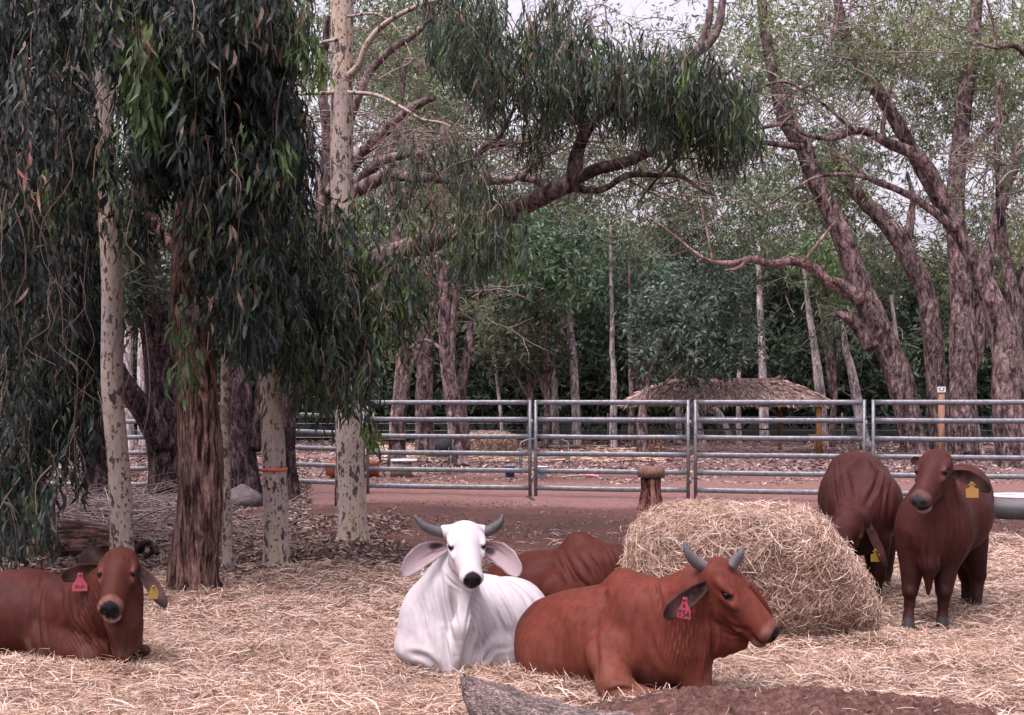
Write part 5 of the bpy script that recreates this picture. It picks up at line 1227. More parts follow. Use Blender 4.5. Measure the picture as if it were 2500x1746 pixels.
tree('thick stringy-barked brown trunk between two pale trunks, in weeping foliage', (480, 11.3), [
    [(478, 1462, 11.3, 150), (479, 1430, 11.3, 132), (480, 1330, 11.3, 118), (484, 1200, 11.3, 110), (487, 1050, 11.35, 106), (480, 900, 11.4, 98), (472, 750, 11.5, 92), (468, 600, 11.6, 82), (464, 450, 11.7, 72), (460, 300, 11.8, 60), (458, 50, 12, 50), (450, -150, 12, 40)],
    [(470, 640, 11.6, 40), (420, 600, 11.8, 34), (372, 540, 12.2, 30), (330, 420, 12.6, 22)], [(480, 480, 11.7, 34), (540, 380, 11.9, 26), (620, 250, 12, 18), (700, 120, 12, 10)]], B_BROWN, c2, t2, group=GN, name='stringybark_tree')
# knot on the brown trunk
# ---- thin pale trunk
tree('thin pale sapling trunk standing just right of the thick brown trunk', (554, 12.9), [[(556, 1402, 12.9, 32), (555, 1300, 12.9, 28), (554, 1100, 12.9, 27), (556, 900, 12.9, 26), (552, 700, 12.9, 22), (545, 500, 13, 18), (540, 300, 13, 12)]], B_PALE2, group=GN)
# ---- red banded trunk
T4 = tree('spotted pale trunk with an orange-red band around it', (678, 13.3), [[(682, 1392, 13.3, 82), (680, 1370, 13.3, 70), (676, 1280, 13.3, 62), (669, 1145, 13.3, 58), (664, 1020, 13.3, 56), (660, 900, 13.3, 52), (655, 700, 13.3, 46), (648, 450, 13.4, 40), (640, 200, 13.5, 36), (630, -100, 13.6, 30)]], B_PALE, group=GN)
g = Geo(); tr_ = [c for c in T4.children if c.name.startswith('trunk')][0].data; vv_ = np.empty(len(tr_.vertices) * 3, np.float32); tr_.vertices.foreach_get('co', vv_); vv_ = vv_.reshape(-1, 3) + ORIG[T4]
vv_ = vv_[np.abs(vv_[:, 2] - .99) < .10]; cb_ = vv_.mean(0); cb_[2] = .99; rb_ = np.linalg.norm(vv_[:, :2] - cb_[:2], axis=1).max() + .003
tube(g, [cb_ + [0, 0, .018], cb_ + [0, 0, .006], cb_ + [0, 0, -.008], cb_ + [0, 0, -.018]], [rb_ - .001, rb_ + .001, rb_ + .001, rb_ - .001], 26, (.50, .085, .05), cap=True, bump=.02); build('paint_band', g, M_PLASTIC, T4, label='orange-red band')
# ---- tall spotted trunk with the hanging sprays to its right
c5, t5 = Geo(), Geo()
MG = (.036, .052, .034)
for e, n, kw in [((760, 640, 150, 110, 12, 15), 560, {}), ((790, 780, 150, 130, 12, 14.5), 620, {}), ((830, 900, 110, 110, 12, 14), 330, {}), ((720, 880, 80, 80, 12, 14), 150, {}), ((880, 960, 55, 80, 12, 13.2), 90, dict(bright=.4)), ((902, 1070, 12, 40, 12, 12.5), 9, dict(thr=0, bright=.6, span=(.1, .3))),
                 ((985, 720, 70, 60, 12.5, 14), 60, dict(bright=.3)), ((700, 730, 90, 130, 11.5, 13.5), 330, {}), ((870, 560, 110, 50, 13, 15), 60, {}), ((945, 820, 40, 130, 12.2, 13.6), 60, dict(bright=.35)), ((1000, 680, 60, 40, 12.5, 14), 40, {})]:
    weep(c5, t5, e, n, base=MG if e[0] > 780 else (.028, .042, .032), seed=7, **{**dict(bright=.10, brightcol=(.07, .12, .03), thr=.37, alt=.05), **kw})
tree('tallest smooth spotted pale trunk, left of the white cow', (860, 15.8), [
    [(864, 1332, 15.8, 96), (862, 1310, 15.8, 78), (856, 1200, 15.8, 68), (848, 1050, 15.8, 64), (842, 900, 15.8, 60), (839, 700, 15.8, 57), (838, 480, 15.8, 56), (837, 300, 15.8, 56), (836, 150, 15.8, 55), (837, 0, 15.8, 54), (838, -250, 15.8, 50)],
    [(850, 190, 15.7, 18), (878, 160, 15.6, 17), (895, 110, 15.5, 15), (930, 65, 15.4, 14), (990, 30, 15.2, 12), (1060, 4, 15, 10), (1120, -10, 15, 6)],
    [(815, 225, 15.7, 10), (760, 228, 15.5, 8), (690, 232, 15.3, 6), (620, 240, 15.2, 3)], [(850, 225, 15.6, 10), (920, 232, 15.4, 9), (980, 262, 15.2, 8), (1030, 292, 15.1, 7), (1085, 303, 15, 6), (1160, 345, 14.9, 3)],
    [(845, 40, 15.6, 7), (920, 35, 15.5, 6), (975, 80, 15.4, 5), (1010, 150, 15.3, 3)], [(830, 95, 15.7, 9), (770, 110, 15.6, 8), (720, 160, 15.5, 7), (690, 185, 15.4, 4)]], B_PALE, c5, t5, group=GN)

# ---- big limb tree behind it
c6, t6 = Geo(), Geo()
OG = (.042, .060, .040)
for e, n, kw in [((1130, 60, 110, 120, 13, 16), 330, {}), ((1220, 150, 110, 130, 13, 16), 420, {}), ((1330, 60, 60, 100, 13.5, 16), 150, {}), ((1310, 280, 70, 90, 13.5, 16.5), 130, {}), ((1420, 170, 130, 70, 13.5, 16.5), 150, {}), ((1540, 220, 150, 70, 13, 16), 260, {}), ((1680, 235, 130, 70, 13, 15.5), 330, {}), ((1760, 290, 100, 80, 13, 15), 230, dict(bright=.22)), ((1800, 330, 60, 40, 13, 14.5), 60, dict(bright=.3)),
                 ((1380, 230, 80, 50, 13.5, 16), 80, {}), ((1160, 610, 80, 50, 13.5, 15.5), 120, {}), ((1240, 560, 70, 70, 13.5, 15.5), 120, dict(bright=.3)), ((1060, 520, 170, 45, 14, 16), 60, {}), ((1190, 500, 70, 50, 14, 16), 50, {}), ((1000, 430, 80, 50, 14, 17), 40, {}), ((1290, 620, 30, 40, 13.6, 15), 20, dict(bright=.5)), ((1620, 330, 60, 40, 13.5, 15), 50, {}), ((1120, 420, 80, 50, 15, 18), 90, {})]:
    weep(c6, t6, e, n, base=OG, seed=9, **{**dict(bright=.08, brightcol=(.075, .13, .035), thr=.39, alt=.04, L=(.13, .20), W_=(.018, .028)), **kw})
for e in [(1000, 350, 170, 120, 14, 19), (1250, 380, 150, 100, 14, 18), (1500, 350, 200, 90, 14, 17), (1650, 430, 160, 60, 14, 17), (900, 250, 150, 150, 15, 20), (800, 420, 120, 100, 15, 19)]: twiglets(t6, e, 22, .5, 1.6, .010, (.22, .15, .14))
tree('large rough-barked tree whose long limb arches over the yard', (846, 21), [
    [(846, 1262, 21, 66), (846, 1100, 21, 60), (840, 850, 20.8, 58), (822, 680, 20.5, 55), (800, 560, 20.2, 52), (796, 450, 20, 46), (800, 330, 20, 30), (790, 200, 20, 22), (800, 40, 20, 14)],
    [(836, 760, 20.6, 60), (880, 680, 19.8, 58), (960, 625, 18.8, 54), (1060, 590, 17.6, 50), (1170, 552, 16.6, 48), (1275, 505, 15.8, 46), (1345, 468, 15.4, 44), (1392, 440, 15.2, 42), (1402, 380, 15.2, 36), (1428, 318, 15.1, 32), (1482, 262, 15, 26), (1560, 210, 15, 20), (1640, 170, 15, 18), (1705, 125, 15, 24), (1752, 70, 15, 20), (1772, -60, 15, 16)],
    [(1392, 446, 15.2, 30), (1450, 418, 15.1, 30), (1530, 398, 15, 27), (1600, 362, 14.9, 24), (1660, 325, 14.8, 20), (1705, 295, 14.7, 12)], [(1390, 452, 15.2, 24), (1465, 462, 15.1, 16), (1530, 428, 15, 16), (1600, 428, 14.9, 12), (1665, 432, 14.8, 10), (1710, 462, 14.7, 7), (1752, 480, 14.7, 3)],
    [(1590, 366, 14.9, 14), (1650, 356, 14.8, 12), (1710, 355, 14.7, 8), (1760, 345, 14.7, 4)], [(1425, 322, 15.1, 20), (1412, 275, 15.1, 18), (1400, 235, 15.1, 14), (1380, 205, 15.1, 10), (1372, 160, 15.1, 6)], [(1405, 300, 15.1, 12), (1380, 290, 15.1, 10), (1340, 285, 15.1, 5)],
    [(1345, 470, 15.4, 20), (1315, 442, 15.6, 19), (1270, 432, 15.8, 16), (1266, 430, 15.8, 10)], [(1640, 175, 15, 22), (1690, 140, 15, 20), (1728, 60, 15, 18), (1738, -40, 15, 12)],
    [(806, 520, 20.1, 40), (868, 470, 19.5, 34), (940, 432, 19, 30), (1010, 430, 18.6, 26), (1100, 436, 18.2, 22), (1200, 440, 17.8, 20), (1262, 432, 17.6, 16), (1310, 395, 17.4, 12), (1338, 340, 17.2, 7)],
    [(802, 520, 20.1, 38), (870, 452, 19.6, 28), (930, 395, 19.2, 24), (985, 378, 19, 20), (1035, 372, 18.8, 10)], [(800, 480, 20, 36), (858, 400, 19.8, 32), (910, 350, 19.6, 28), (965, 300, 19.4, 24), (1010, 262, 19.2, 22), (1060, 240, 19, 14)],
    [(798, 420, 20, 26), (850, 300, 20, 24), (895, 190, 20, 20), (950, 130, 20, 18), (1010, 90, 20, 14), (1060, 40, 20, 8)], [(1180, 360, 17, 16), (1215, 335, 16.8, 16), (1240, 290, 16.6, 12), (1260, 250, 16.4, 6)], [(1100, 436, 18.2, 16), (1180, 365, 17.4, 15), (1220, 355, 17, 12), (1290, 345, 16.8, 8), (1330, 320, 16.6, 4)],
    [(960, 630, 18.8, 22), (1010, 612, 18.2, 26), (1060, 602, 17.8, 22), (1090, 600, 17.5, 8)], [(1700, 325, 14.9, 8), (1600, 440, 14.9, 6), (1540, 520, 14.9, 3)]], B_GREY, c6, t6, group=GN)

# ---- dark trees behind the left trunks
def crownset(seed, ells, kw0):
    g, t = Geo(), Geo()
    for e, n in ells: clump(g, e, n, seed=seed, **kw0)
    return g, t
K_OL = dict(L=(.13, .24), W_=(.028, .05), base=(.10, .13, .075), thr=.42, nscale=.55, light=(.18, .21, .10))
K_MD = dict(L=(.18, .32), W_=(.04, .075), base=(.10, .135, .08), thr=.46, soft=.04, nscale=.35, light=(.19, .23, .12))
K_BL = dict(L=(.16, .28), W_=(.06, .10), base=(.075, .105, .082), thr=.40, nscale=.6, spread=.9, zd=.2, light=(.14, .19, .145))
g, t = crownset(21, [((330, 720, 80, 90, 22, 26), 3500), ((380, 420, 140, 130, 22, 27), 3500), ((300, 580, 90, 110, 22, 26), 2500)], {**K_OL, 'base': (.045, .062, .042)})
twiglets(t, (340, 750, 80, 100, 22, 26), 14, .5, 1.4, .012, (.16, .12, .12))
tree('massive dark forked trunk between the tall left trunk and the brown trunk', (412, 24), [[(414, 1212, 24, 116), (410, 1150, 24, 94), (402, 1060, 24, 92), (398, 960, 24, 84), (388, 840, 24, 84), (368, 700, 24, 76), (350, 600, 24, 66), (346, 450, 24, 50), (360, 300, 24, 34)], [(396, 1085, 23.8, 74), (352, 1010, 23.5, 58), (310, 950, 23.3, 50), (285, 900, 23.2, 44), (262, 820, 23.2, 30)]], B_DARK, g, t, group=GN)
g, t = crownset(22, [((180, 600, 100, 160, 19, 24), 3000), ((150, 850, 80, 120, 19, 23), 2500)], {**K_OL, 'base': (.03, .042, .032)})
tree('dark trunk mostly hidden in the weeping foliage at far left', (238, 21.5), [[(240, 1240, 21.5, 90), (236, 1180, 21.5, 64), (226, 1000, 21.5, 56), (222, 850, 21.5, 50), (215, 700, 21.5, 40), (210, 450, 21.5, 26)]], B_DARK, g, t, group=GN)
tree('short pale trunk behind the fallen log at the left edge', (58, 16.8), [[(60, 1306, 16.8, 46), (58, 1250, 16.8, 38), (55, 1050, 16.8, 34), (50, 750, 16.8, 30), (52, 400, 16.8, 22)]], B_PALE2, group=GN)
g, t = crownset(23, [((620, 700, 110, 120, 21, 27), 2600), ((600, 450, 120, 140, 21, 27), 2600)], {**K_OL, 'base': (.05, .068, .045)})
tree('dark leaning trunk left of the red-banded trunk', (605, 21.3), [[(610, 1250, 21.3, 96), (604, 1200, 21.3, 74), (590, 1080, 21.3, 62), (582, 960, 21.3, 56), (560, 860, 21.3, 46), (545, 700, 21.4, 40), (548, 450, 21.5, 28)], [(618, 1100, 21.3, 40), (640, 960, 21.4, 30), (655, 800, 21.4, 24)]], B_DARK, g, t, group=GN)
tree('dark slender forked trunk just right of the red-banded trunk', (706, 22.2), [[(708, 1226, 22.2, 60), (706, 1180, 22.2, 46), (704, 1050, 22.2, 40), (712, 960, 22.2, 36), (735, 880, 22.2, 28), (752, 760, 22.3, 20), (760, 600, 22.3, 12)], [(706, 960, 22.2, 26), (690, 870, 22.2, 20), (670, 760, 22.2, 14)]], B_DARK, group=GN)
for px, d, lab, w in ((316, 46, 'far pale trunk between the tall left trunk and the dark forked one', 26), (348, 50, 'far grey forked trunk just left of the dark forked trunk base', 22)):
    tree(lab, (px, d), [[(px, HZ + CAM_H * F_PX / d + 3, d, w), (px - 3, 980, d, w * .9), (px - 2, 820, d, w * .8), (px + 6, 600, d, w * .6), (px + 2, 350, d, w * .3)]], B_WHITE, group=GN)

# ---- trees beyond the fence
def far_tree(label, pts, bark, ells, kw0, seed, nt_=10, extra=(), name='gum_tree'):
    nt_ = int(nt_ * 1.8)
    g, t = crownset(seed, ells, kw0)
    for e, n in ells: twiglets(t, e[:6], nt_, .8, 2.6, .022, (.26, .20, .19), up=.3)
    d = pts[0][2]; return tree(label, (pts[0][0], d), [pts] + list(extra), bark, g, t, group='trees beyond the fence', name=name)
def P_(d, *pw): return [(a, b, d, c) for a, b, c in pw]
far_tree('reddish trunk beyond the fence, left of the distant hay bale', P_(35, (1120, 1140, 62), (1116, 1110, 46), (1108, 1000, 40), (1092, 880, 34), (1084, 760, 28), (1082, 660, 24), (1078, 560, 18), (1082, 300, 12)), B_GREY,
         [((1080, 560, 120, 110, 32, 39), 2800), ((1060, 350, 160, 140, 32, 40), 3600), ((1150, 720, 80, 80, 34, 40), 600), ((1000, 750, 80, 90, 34, 40), 1600)], K_OL, 31, extra=[P_(35, (1098, 920, 26), (1108, 760, 18), (1128, 660, 14), (1132, 560, 8)), P_(35.5, (1132, 1100, 30), (1125, 960, 26), (1140, 860, 20), (1150, 780, 12)), P_(35, (1090, 860, 10), (1040, 830, 8), (1000, 850, 6), (960, 880, 3))])
far_tree('stout brown trunk beyond the fence behind the grey stone block', P_(35.5, (972, 1140, 52), (972, 1100, 42), (974, 1000, 40), (985, 880, 36), (980, 750, 30), (970, 620, 24), (960, 400, 18), (990, 150, 12)), B_GREY,
         [((930, 450, 140, 140, 33, 40), 3000), ((950, 200, 160, 150, 33, 40), 3600), ((930, 800, 80, 90, 35, 40), 1500)], K_OL, 32, extra=[P_(35.5, (978, 950, 20), (1010, 880, 16), (1040, 800, 12), (1060, 740, 8))])
far_tree('tall reddish trunk rising through the top centre-left canopy', P_(40, (1036, 1118, 46), (1038, 900, 42), (1040, 600, 40), (1038, 300, 38), (1036, 200, 40), (1046, 60, 34), (1050, -120, 26)), B_GREY,
         [((1080, 150, 200, 160, 37, 45), 5200), ((940, 60, 160, 120, 37, 45), 3600), ((1050, 420, 140, 120, 37, 44), 2600)], K_MD, 33)
# right cluster
far_tree('large trunk leaning left, first of the big right-hand trees', P_(41, (2235, 1116, 79), (2228, 1080, 66), (2205, 960, 66), (2165, 850, 63), (2125, 760, 59), (2090, 670, 55), (2045, 560, 48), (2005, 470, 45), (1965, 370, 46), (1920, 290, 42), (1890, 180, 33), (1865, 40, 26), (1850, -100, 18)), B_GREY,
         [((1880, 120, 220, 150, 38, 46), 7000), ((1790, 480, 140, 130, 37, 44), 3400), ((1700, 330, 140, 120, 38, 45), 3000), ((2020, 430, 120, 120, 40, 46), 2600)], K_MD, 34,
         extra=[P_(41, (2130, 850, 50), (2090, 790, 36), (2050, 768, 18), (2018, 772, 6)), P_(40.8, (2100, 730, 36), (2060, 700, 26), (2030, 686, 14)), P_(40.5, (1960, 360, 18), (1880, 350, 14), (1800, 345, 11), (1720, 350, 7)), P_(40.5, (1940, 300, 14), (1870, 310, 10), (1790, 325, 6))])
far_tree('grey trunk curving left behind the small white notice', P_(42, (2300, 1112, 61), (2290, 1000, 52), (2280, 860, 48), (2270, 760, 48), (2245, 680, 45), (2205, 600, 42), (2150, 530, 39), (2100, 485, 36), (2060, 430, 26), (2020, 330, 18)), B_GREY,
         [((2100, 330, 130, 110, 40, 47), 2600), ((2150, 640, 80, 80, 43, 48), 1500)], K_MD, 35, extra=[P_(42, (2215, 610, 22), (2222, 540, 20), (2228, 480, 14), (2215, 420, 7))])
far_tree('tall straight reddish-brown trunk right of the small white notice', P_(40, (2352, 1120, 86), (2350, 1080, 70), (2352, 950, 66), (2350, 800, 61), (2342, 650, 52), (2335, 520, 46), (2340, 380, 40), (2352, 260, 39), (2372, 130, 34), (2390, -80, 27)), B_GREY,
         [((2330, 80, 180, 130, 37, 45), 5500), ((2440, 200, 120, 120, 37, 44), 2600), ((2260, 250, 100, 90, 40, 46), 1600)], K_MD, 36, extra=[P_(40.2, (2352, 940, 36), (2385, 850, 43), (2400, 760, 42), (2412, 650, 29), (2450, 480, 25), (2495, 360, 18)), P_(40, (2350, 400, 18), (2400, 330, 16), (2450, 280, 11), (2490, 250, 7))])
far_tree('broad gnarled tree at the right edge with a long limb arching left', P_(34, (2478, 1146, 108), (2472, 1080, 85), (2462, 960, 81), (2455, 850, 75), (2430, 760, 55), (2385, 650, 39), (2325, 545, 33), (2290, 455, 33), (2245, 385, 30), (2170, 348, 26), (2120, 322, 19), (2082, 318, 18), (2030, 338, 14), (1965, 328, 10), (1932, 300, 6)), B_GREY,
         [((2180, 100, 160, 120, 30, 37), 4600), ((2020, 200, 140, 120, 30, 37), 3000), ((2420, 420, 110, 110, 32, 38), 2200)], K_OL, 37, nt_=26,
         extra=[P_(34, (2160, 345, 14), (2154, 305, 13), (2170, 240, 10), (2184, 170, 8), (2192, 90, 4)), P_(33.8, (2335, 560, 25), (2262, 505, 20), (2190, 462, 16), (2090, 430, 11), (2000, 432, 9), (1930, 468, 6), (1840, 520, 3)), P_(33.8, (2195, 468, 13), (2130, 440, 10), (2075, 395, 8), (2025, 375, 5)),
                P_(34.4, (2330, 560, 40), (2262, 440, 34), (2180, 280, 33), (2105, 165, 30), (2060, 70, 25), (2030, -60, 18)), P_(34.2, (2460, 900, 50), (2478, 760, 36), (2452, 620, 25), (2440, 500, 20), (2436, 350, 16), (2440, 200, 10)), P_(34, (2525, 150, 22), (2480, 112, 13), (2430, 116, 10), (2385, 104, 6)), P_(34, (2440, 116, 9), (2424, 50, 7), (2400, -30, 4)), P_(34.3, (2470, 800, 36), (2500, 690, 29), (2520, 560, 22)),
                P_(33.8, (2085, 320, 9), (1990, 240, 6), (1900, 200, 6), (1800, 250, 4)), P_(33.8, (2170, 240, 7), (2080, 195, 6), (1960, 215, 5), (1870, 280, 3)), P_(33.8, (2190, 120, 6), (2100, 110, 5), (2010, 190, 4), (1890, 250, 3), (1830, 330, 3))])
# broken pink branch
far_tree('dead pinkish limb and twiggy snag in front of the mid-right forest', P_(42.5, (2020, 690, 34), (1985, 655, 32), (1940, 640, 30), (1880, 642, 26), (1830, 632, 22), (1780, 640, 18), (1718, 632, 12)), B_WHITE,
         [((1800, 560, 120, 60, 40, 46), 500)], K_MD, 38, nt_=30, extra=[P_(42.5, (1720, 634, 8), (1660, 590, 6), (1600, 540, 4), (1570, 520, 3)), P_(42.5, (1730, 630, 8), (1720, 560, 6), (1705, 480, 4)), P_(42.5, (1990, 640, 12), (2030, 560, 8), (2045, 545, 5)), P_(42.5, (1950, 640, 10), (1870, 780, 6), (1800, 930, 3)), P_(42.5, (2020, 690, 34), (2120, 760, 40), (2150, 830, 40))], name='dead_limb') if False else None
limbs_pink = [[(2110, 740, 41.2, 20)] + P_(40.9, (2020, 686, 24), (1990, 660, 26), (1940, 640, 22), (1880, 643, 19), (1830, 630, 17), (1780, 641, 13), (1718, 630, 9), (1640, 570, 5), (1570, 520, 3)), P_(40.6, (1740, 636, 8), (1725, 560, 6), (1705, 480, 4)), P_(40.6, (1960, 640, 9), (2000, 590, 8), (2035, 548, 6)), P_(40.6, (1830, 632, 10), (1800, 655, 7), (1770, 660, 4))]
g = Geo()
for k, l in enumerate(limbs_pink): limb(g, l, nseg=11, seed=k, col=(.8, .60, .58), bmp=.3, bs=5)
R1_ = [o for o in ORIG if o.get('label', '').startswith('large trunk leaning left')][0]; build('dead_limb', g, B_WHITE, R1_, label='pinkish bare dead limb')
# pale slim trunks among the understory
WH = [  # px base, d, width, path, label
    (P_(50, (1407, 1094, 24), (1405, 1000, 22), (1398, 880, 20), (1392, 780, 15), (1388, 690, 12), (1385, 560, 8)), 'straight slim white trunk above the metal bench'),
    (P_(52, (1358, 1090, 18), (1356, 1000, 17), (1350, 920, 14), (1340, 850, 9), (1335, 760, 6)), 'short pale sapling left of the slim white trunk'),
    (P_(52, (1360, 1040, 14), (1335, 960, 12), (1318, 900, 9), (1305, 860, 6)), 'thin pale leaning stem left of the short pale sapling'),
    (P_(48, (1497, 1100, 20), (1497, 1000, 18), (1496, 900, 14), (1494, 820, 12), (1492, 700, 9), (1490, 550, 6)), 'slim grey-white stem left of the thatched shelter'),
    (P_(47, (1542, 1100, 16), (1542, 1000, 14), (1540, 900, 12), (1538, 780, 9), (1536, 600, 5)), 'thin brown stem beside the shelter\'s left corner'),
    (P_(52, (1868, 1086, 24), (1864, 1000, 24), (1860, 920, 20), (1857, 830, 18), (1855, 740, 15), (1852, 600, 10)), 'bright white trunk rising above the shelter roof'),
    (P_(50, (2012, 1096, 26), (2006, 1020, 24), (1998, 930, 24), (1990, 850, 18), (1975, 760, 14), (1960, 640, 8)), 'pale grey trunk at the right corner of the shelter'),
    (P_(47, (2112, 1096, 28), (2098, 1010, 26), (2082, 920, 22), (2066, 850, 16), (2058, 780, 10)), 'white trunk leaning left behind the right fence gap'),
    (P_(44, (2226, 1060, 14), (2220, 1000, 16), (2204, 900, 14), (2188, 820, 12), (2175, 720, 8)), 'white stem leaning against the big left-leaning trunk'),
    (P_(43, (2395, 1110, 16), (2384, 1060, 18), (2374, 990, 16), (2360, 900, 10), (2356, 800, 6)), 'crooked white stem right of the tall reddish trunk'),
    (P_(54, (1805, 1090, 14), (1804, 1000, 12), (1806, 900, 10), (1810, 700, 7)), 'thin pink-grey stem behind the middle of the shelter'),
    (P_(54, (1715, 1090, 24), (1700, 1030, 22), (1690, 960, 18), (1700, 860, 10)), 'pale crooked trunk seen under the shelter roof, left of centre'),
    (P_(55, (1785, 1080, 16), (1765, 1030, 18), (1745, 1000, 18), (1700, 960, 12)), 'pale trunk slanting behind the shelter, under its roof'),
    (P_(53, (1660, 1085, 14), (1658, 1030, 14), (1655, 990, 12), (1650, 850, 8)), 'thin white stem under the left half of the shelter roof'),
    (P_(50, (1228, 1096, 8), (1222, 1000, 9), (1210, 900, 8), (1200, 780, 6)), 'very thin pale stem behind the distant hay bale'),
]
for k, (pts, lab) in enumerate(WH):
    g = Geo(); 
    top = pts[-1]; e = (top[0], top[1], 70, 70, top[2] - 2, top[2] + 3); clump(g, e, 900, seed=60 + k, **K_MD); t = Geo(); twiglets(t, (top[0], top[1] + 60, 50, 90, top[2] - 1, top[2] + 2), 5, .6, 1.8, .014, (.42, .36, .36), up=.6)
    tree(lab, (pts[0][0], pts[0][2]), [pts], B_WHITE if 'brown' not in lab else B_GREY, g, t, group='slim trunks in front of the forest')
# blue-green young tree over the shelter roof
g, t = crownset(51, [((1640, 780, 120, 110, 40, 43.5), 4200), ((1720, 860, 110, 70, 40, 43), 2600), ((1740, 700, 100, 90, 41, 45), 2400), ((1590, 880, 60, 50, 41, 43), 900), ((1820, 830, 70, 70, 41, 44), 1300)], K_BL)
tree('bushy blue-green young gum in front of the thatched roof', (1568, 41), [P_(41, (1568, 1110, 30), (1568, 1040, 26), (1572, 980, 18), (1590, 900, 7), (1640, 800, 5)), P_(41, (1572, 990, 12), (1660, 900, 4), (1740, 850, 3))], B_GREY, g, t, group='trees beyond the fence')

# ---- the wood behind everything: one far mass
def mass(name, label, ells, kw, seed, cat='forest'):
    g, t = crownset(seed, ells, kw)
    for e, n in ells: twiglets(t, e[:6], 14, 1.0, 3.5, .03, (.20, .16, .15), up=.5)
    o = build(name, g, M_LEAF, smooth=False, kind='stuff', label=label, cat=cat)
    o2 = build('forest_branches', t, M_TWIG, smooth=True, kind='stuff', label=label.replace('leafy', 'twiggy branches of the'), cat='branches'); return o
U = []
for k, px in enumerate(range(-80, 2640, 130)):
    U.append(((px + rng.uniform(-30, 30), rng.uniform(820, 880), 120, 120, 56, 66), 4300)); U.append(((px + rng.uniform(-30, 30), rng.uniform(680, 740), 125, 110, 58, 70), 3000)); U.append(((px + rng.uniform(-30, 30), 960, 120, 62, 57, 66), 3400))
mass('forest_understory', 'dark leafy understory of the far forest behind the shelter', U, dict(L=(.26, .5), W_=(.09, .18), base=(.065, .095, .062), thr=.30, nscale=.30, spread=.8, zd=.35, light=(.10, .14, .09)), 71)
U = []
for k, px in enumerate(range(-80, 2640, 150)):
    U.append(((px + rng.uniform(-40, 40), rng.uniform(540, 620), 130, 120, 52, 64), 7600)); U.append(((px + rng.uniform(-40, 40), rng.uniform(300, 460), 140, 130, 50, 64), 6000)); U.append(((px + rng.uniform(-40, 40), rng.uniform(40, 200), 150, 140, 48, 64), 4700))
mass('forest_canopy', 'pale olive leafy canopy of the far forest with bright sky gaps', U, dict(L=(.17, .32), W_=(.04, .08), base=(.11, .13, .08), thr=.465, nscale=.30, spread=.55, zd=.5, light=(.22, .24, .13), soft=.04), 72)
for (a, b, rx, ry, d0, d1, n, bc, lc, nm, lab) in [(1330, 640, 190, 130, 46, 52, 8500, (.060, .10, .062), (.12, .19, .11), 'shrubby_tree', 'dense green shrubby tree mass under the arching limb'), (1560, 700, 110, 110, 48, 54, 4200, (.06, .10, .08), (.10, .16, .13), 'shrubby_tree', 'grey-green bushy tree left of the blue-green young gum'), (1290, 830, 150, 90, 47, 52, 5200, (.055, .062, .042), (.10, .11, .075), 'shrubby_tree', 'olive bushy thicket behind the distant hay bale'), (2030, 650, 90, 90, 48, 54, 2500, (.07, .12, .05), (.13, .19, .08), 'shrubby_tree', 'bright green bushy tree behind the left-leaning trunk')]:
    g = Geo(); t = Geo(); clump(g, (a, b, rx, ry, d0, d1), n, seed=int(a), L=(.2, .36), W_=(.06, .11), base=bc, light=lc, thr=.36, nscale=.45, spread=.8, zd=.3); dm = (d0 + d1) / 2
    tree(lab, (a, dm), [P_(dm, (a, HZ + CAM_H * F_PX / dm, 18), (a + 6, 950, 14), (a - 8, b + ry * .4, 10), (a, b - ry * .3, 5)), P_(dm, (a + 4, 960, 10), (a + rx * .4, b + 30, 6), (a + rx * .6, b - 10, 3)), P_(dm, (a, 970, 10), (a - rx * .4, b + 30, 6), (a - rx * .6, b - 20, 3))], B_GREY, g, t, group='bushy trees in the far forest', name=nm)
# wooded rise closing the view between the stems
g = Geo(); xs = np.linspace(-75, 75, 90); ys = np.linspace(68, 110, 20); XX, YY = np.meshgrid(xs, ys); PP = np.stack([XX.ravel(), YY.ravel(), 0 * XX.ravel()], 1)
PP[:, 2] = smooth01(68, 84, PP[:, 1]) * (7.0 + 4 * (fbm(PP, .08, 3, 5) - .5)) + fbm(PP, .5, 3, 6) * 1.0 - .6
q = np.array([[j * 90 + i, j * 90 + i + 1, (j + 1) * 90 + i + 1, (j + 1) * 90 + i] for j in range(19) for i in range(89)])
g.add(PP, q, None, np.array([.007, .009, .007]) * (.4 + 1.3 * fbm(PP, .9, 3, 7))[:, None]); build('wooded_rise', g, M_DULL, kind='structure', label='dark wooded rise behind the far forest')
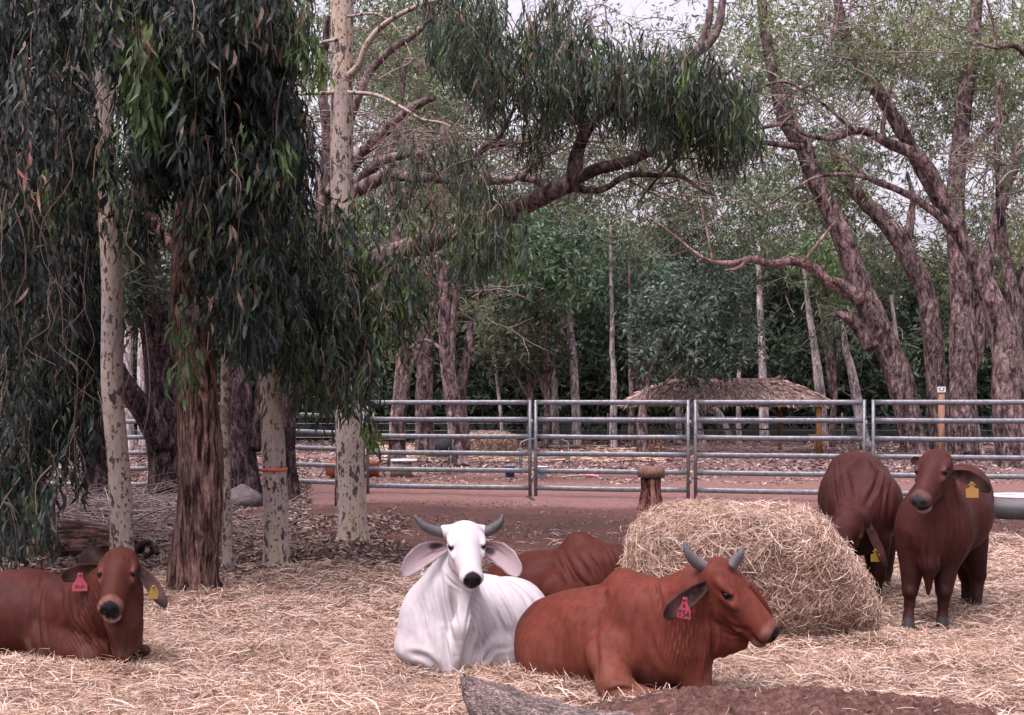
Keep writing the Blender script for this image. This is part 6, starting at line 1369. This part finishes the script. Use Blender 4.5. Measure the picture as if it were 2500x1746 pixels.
# ================================================================ CAMERA, LIGHT, SKY
cam = bpy.data.cameras.new('camera'); co = bpy.data.objects.new('camera', cam); COL.objects.link(co)
co.location = (0, 0, CAM_H); co.rotation_euler = (math.radians(90), 0, 0)
cam.sensor_width = 36; cam.sensor_fit = 'HORIZONTAL'; cam.lens = 36 * F_PX / 2500; cam.shift_y = (HZ - 873.0) / 2500; cam.clip_end = 2000; cam.clip_start = 0.1
scene.camera = co
SUN_EL, SUN_AZ = 66, 215   # sun height and compass angle (degrees), high behind the camera, through cloud
sun = bpy.data.lights.new('sun', 'SUN'); so = bpy.data.objects.new('sun', sun); COL.objects.link(so)
sun.energy = 0.7; sun.angle = math.radians(30); sun.color = (1.0, 0.90, 0.86)
sd_ = Vector((math.sin(math.radians(SUN_AZ)) * math.cos(math.radians(SUN_EL)), math.cos(math.radians(SUN_AZ)) * math.cos(math.radians(SUN_EL)), math.sin(math.radians(SUN_EL))))
so.rotation_euler = sd_.to_track_quat('Z', 'Y').to_euler(); so.location = (0, -20, 30)
wd_ = bpy.data.worlds.new('World'); scene.world = wd_; wd_.use_nodes = True
nt = wd_.node_tree; nt.nodes.clear()
wo = nt.nodes.new('ShaderNodeOutputWorld'); bg = nt.nodes.new('ShaderNodeBackground'); sky = nt.nodes.new('ShaderNodeTexSky')
sky.sky_type = 'NISHITA'; sky.sun_disc = False; sky.sun_elevation = math.radians(SUN_EL); sky.sun_rotation = math.radians(SUN_AZ); sky.dust_density = 6.0; sky.air_density = 1.0
hs = nt.nodes.new('ShaderNodeHueSaturation'); hs.inputs['Saturation'].default_value = 0.26
nt.links.new(sky.outputs[0], hs.inputs['Color'])
mx = nt.nodes.new('ShaderNodeMix'); mx.data_type = 'RGBA'; mx.blend_type = 'MULTIPLY'; mx.inputs[0].default_value = 1; mx.inputs[7].default_value = (1.05, 0.94, 1.03, 1)
nt.links.new(hs.outputs[0], mx.inputs[6]); nt.links.new(mx.outputs[2], bg.inputs[0]); bg.inputs[1].default_value = 0.15
nt.links.new(bg.outputs[0], wo.inputs[0])
scene.view_settings.view_transform = 'Standard'; scene.view_settings.look = 'None'; scene.view_settings.gamma = 1; scene.view_settings.exposure = 1.2
scene.cycles.max_bounces = 6; scene.cycles.diffuse_bounces = 3; scene.cycles.transparent_max_bounces = 6
scene.cycles.use_denoising = True
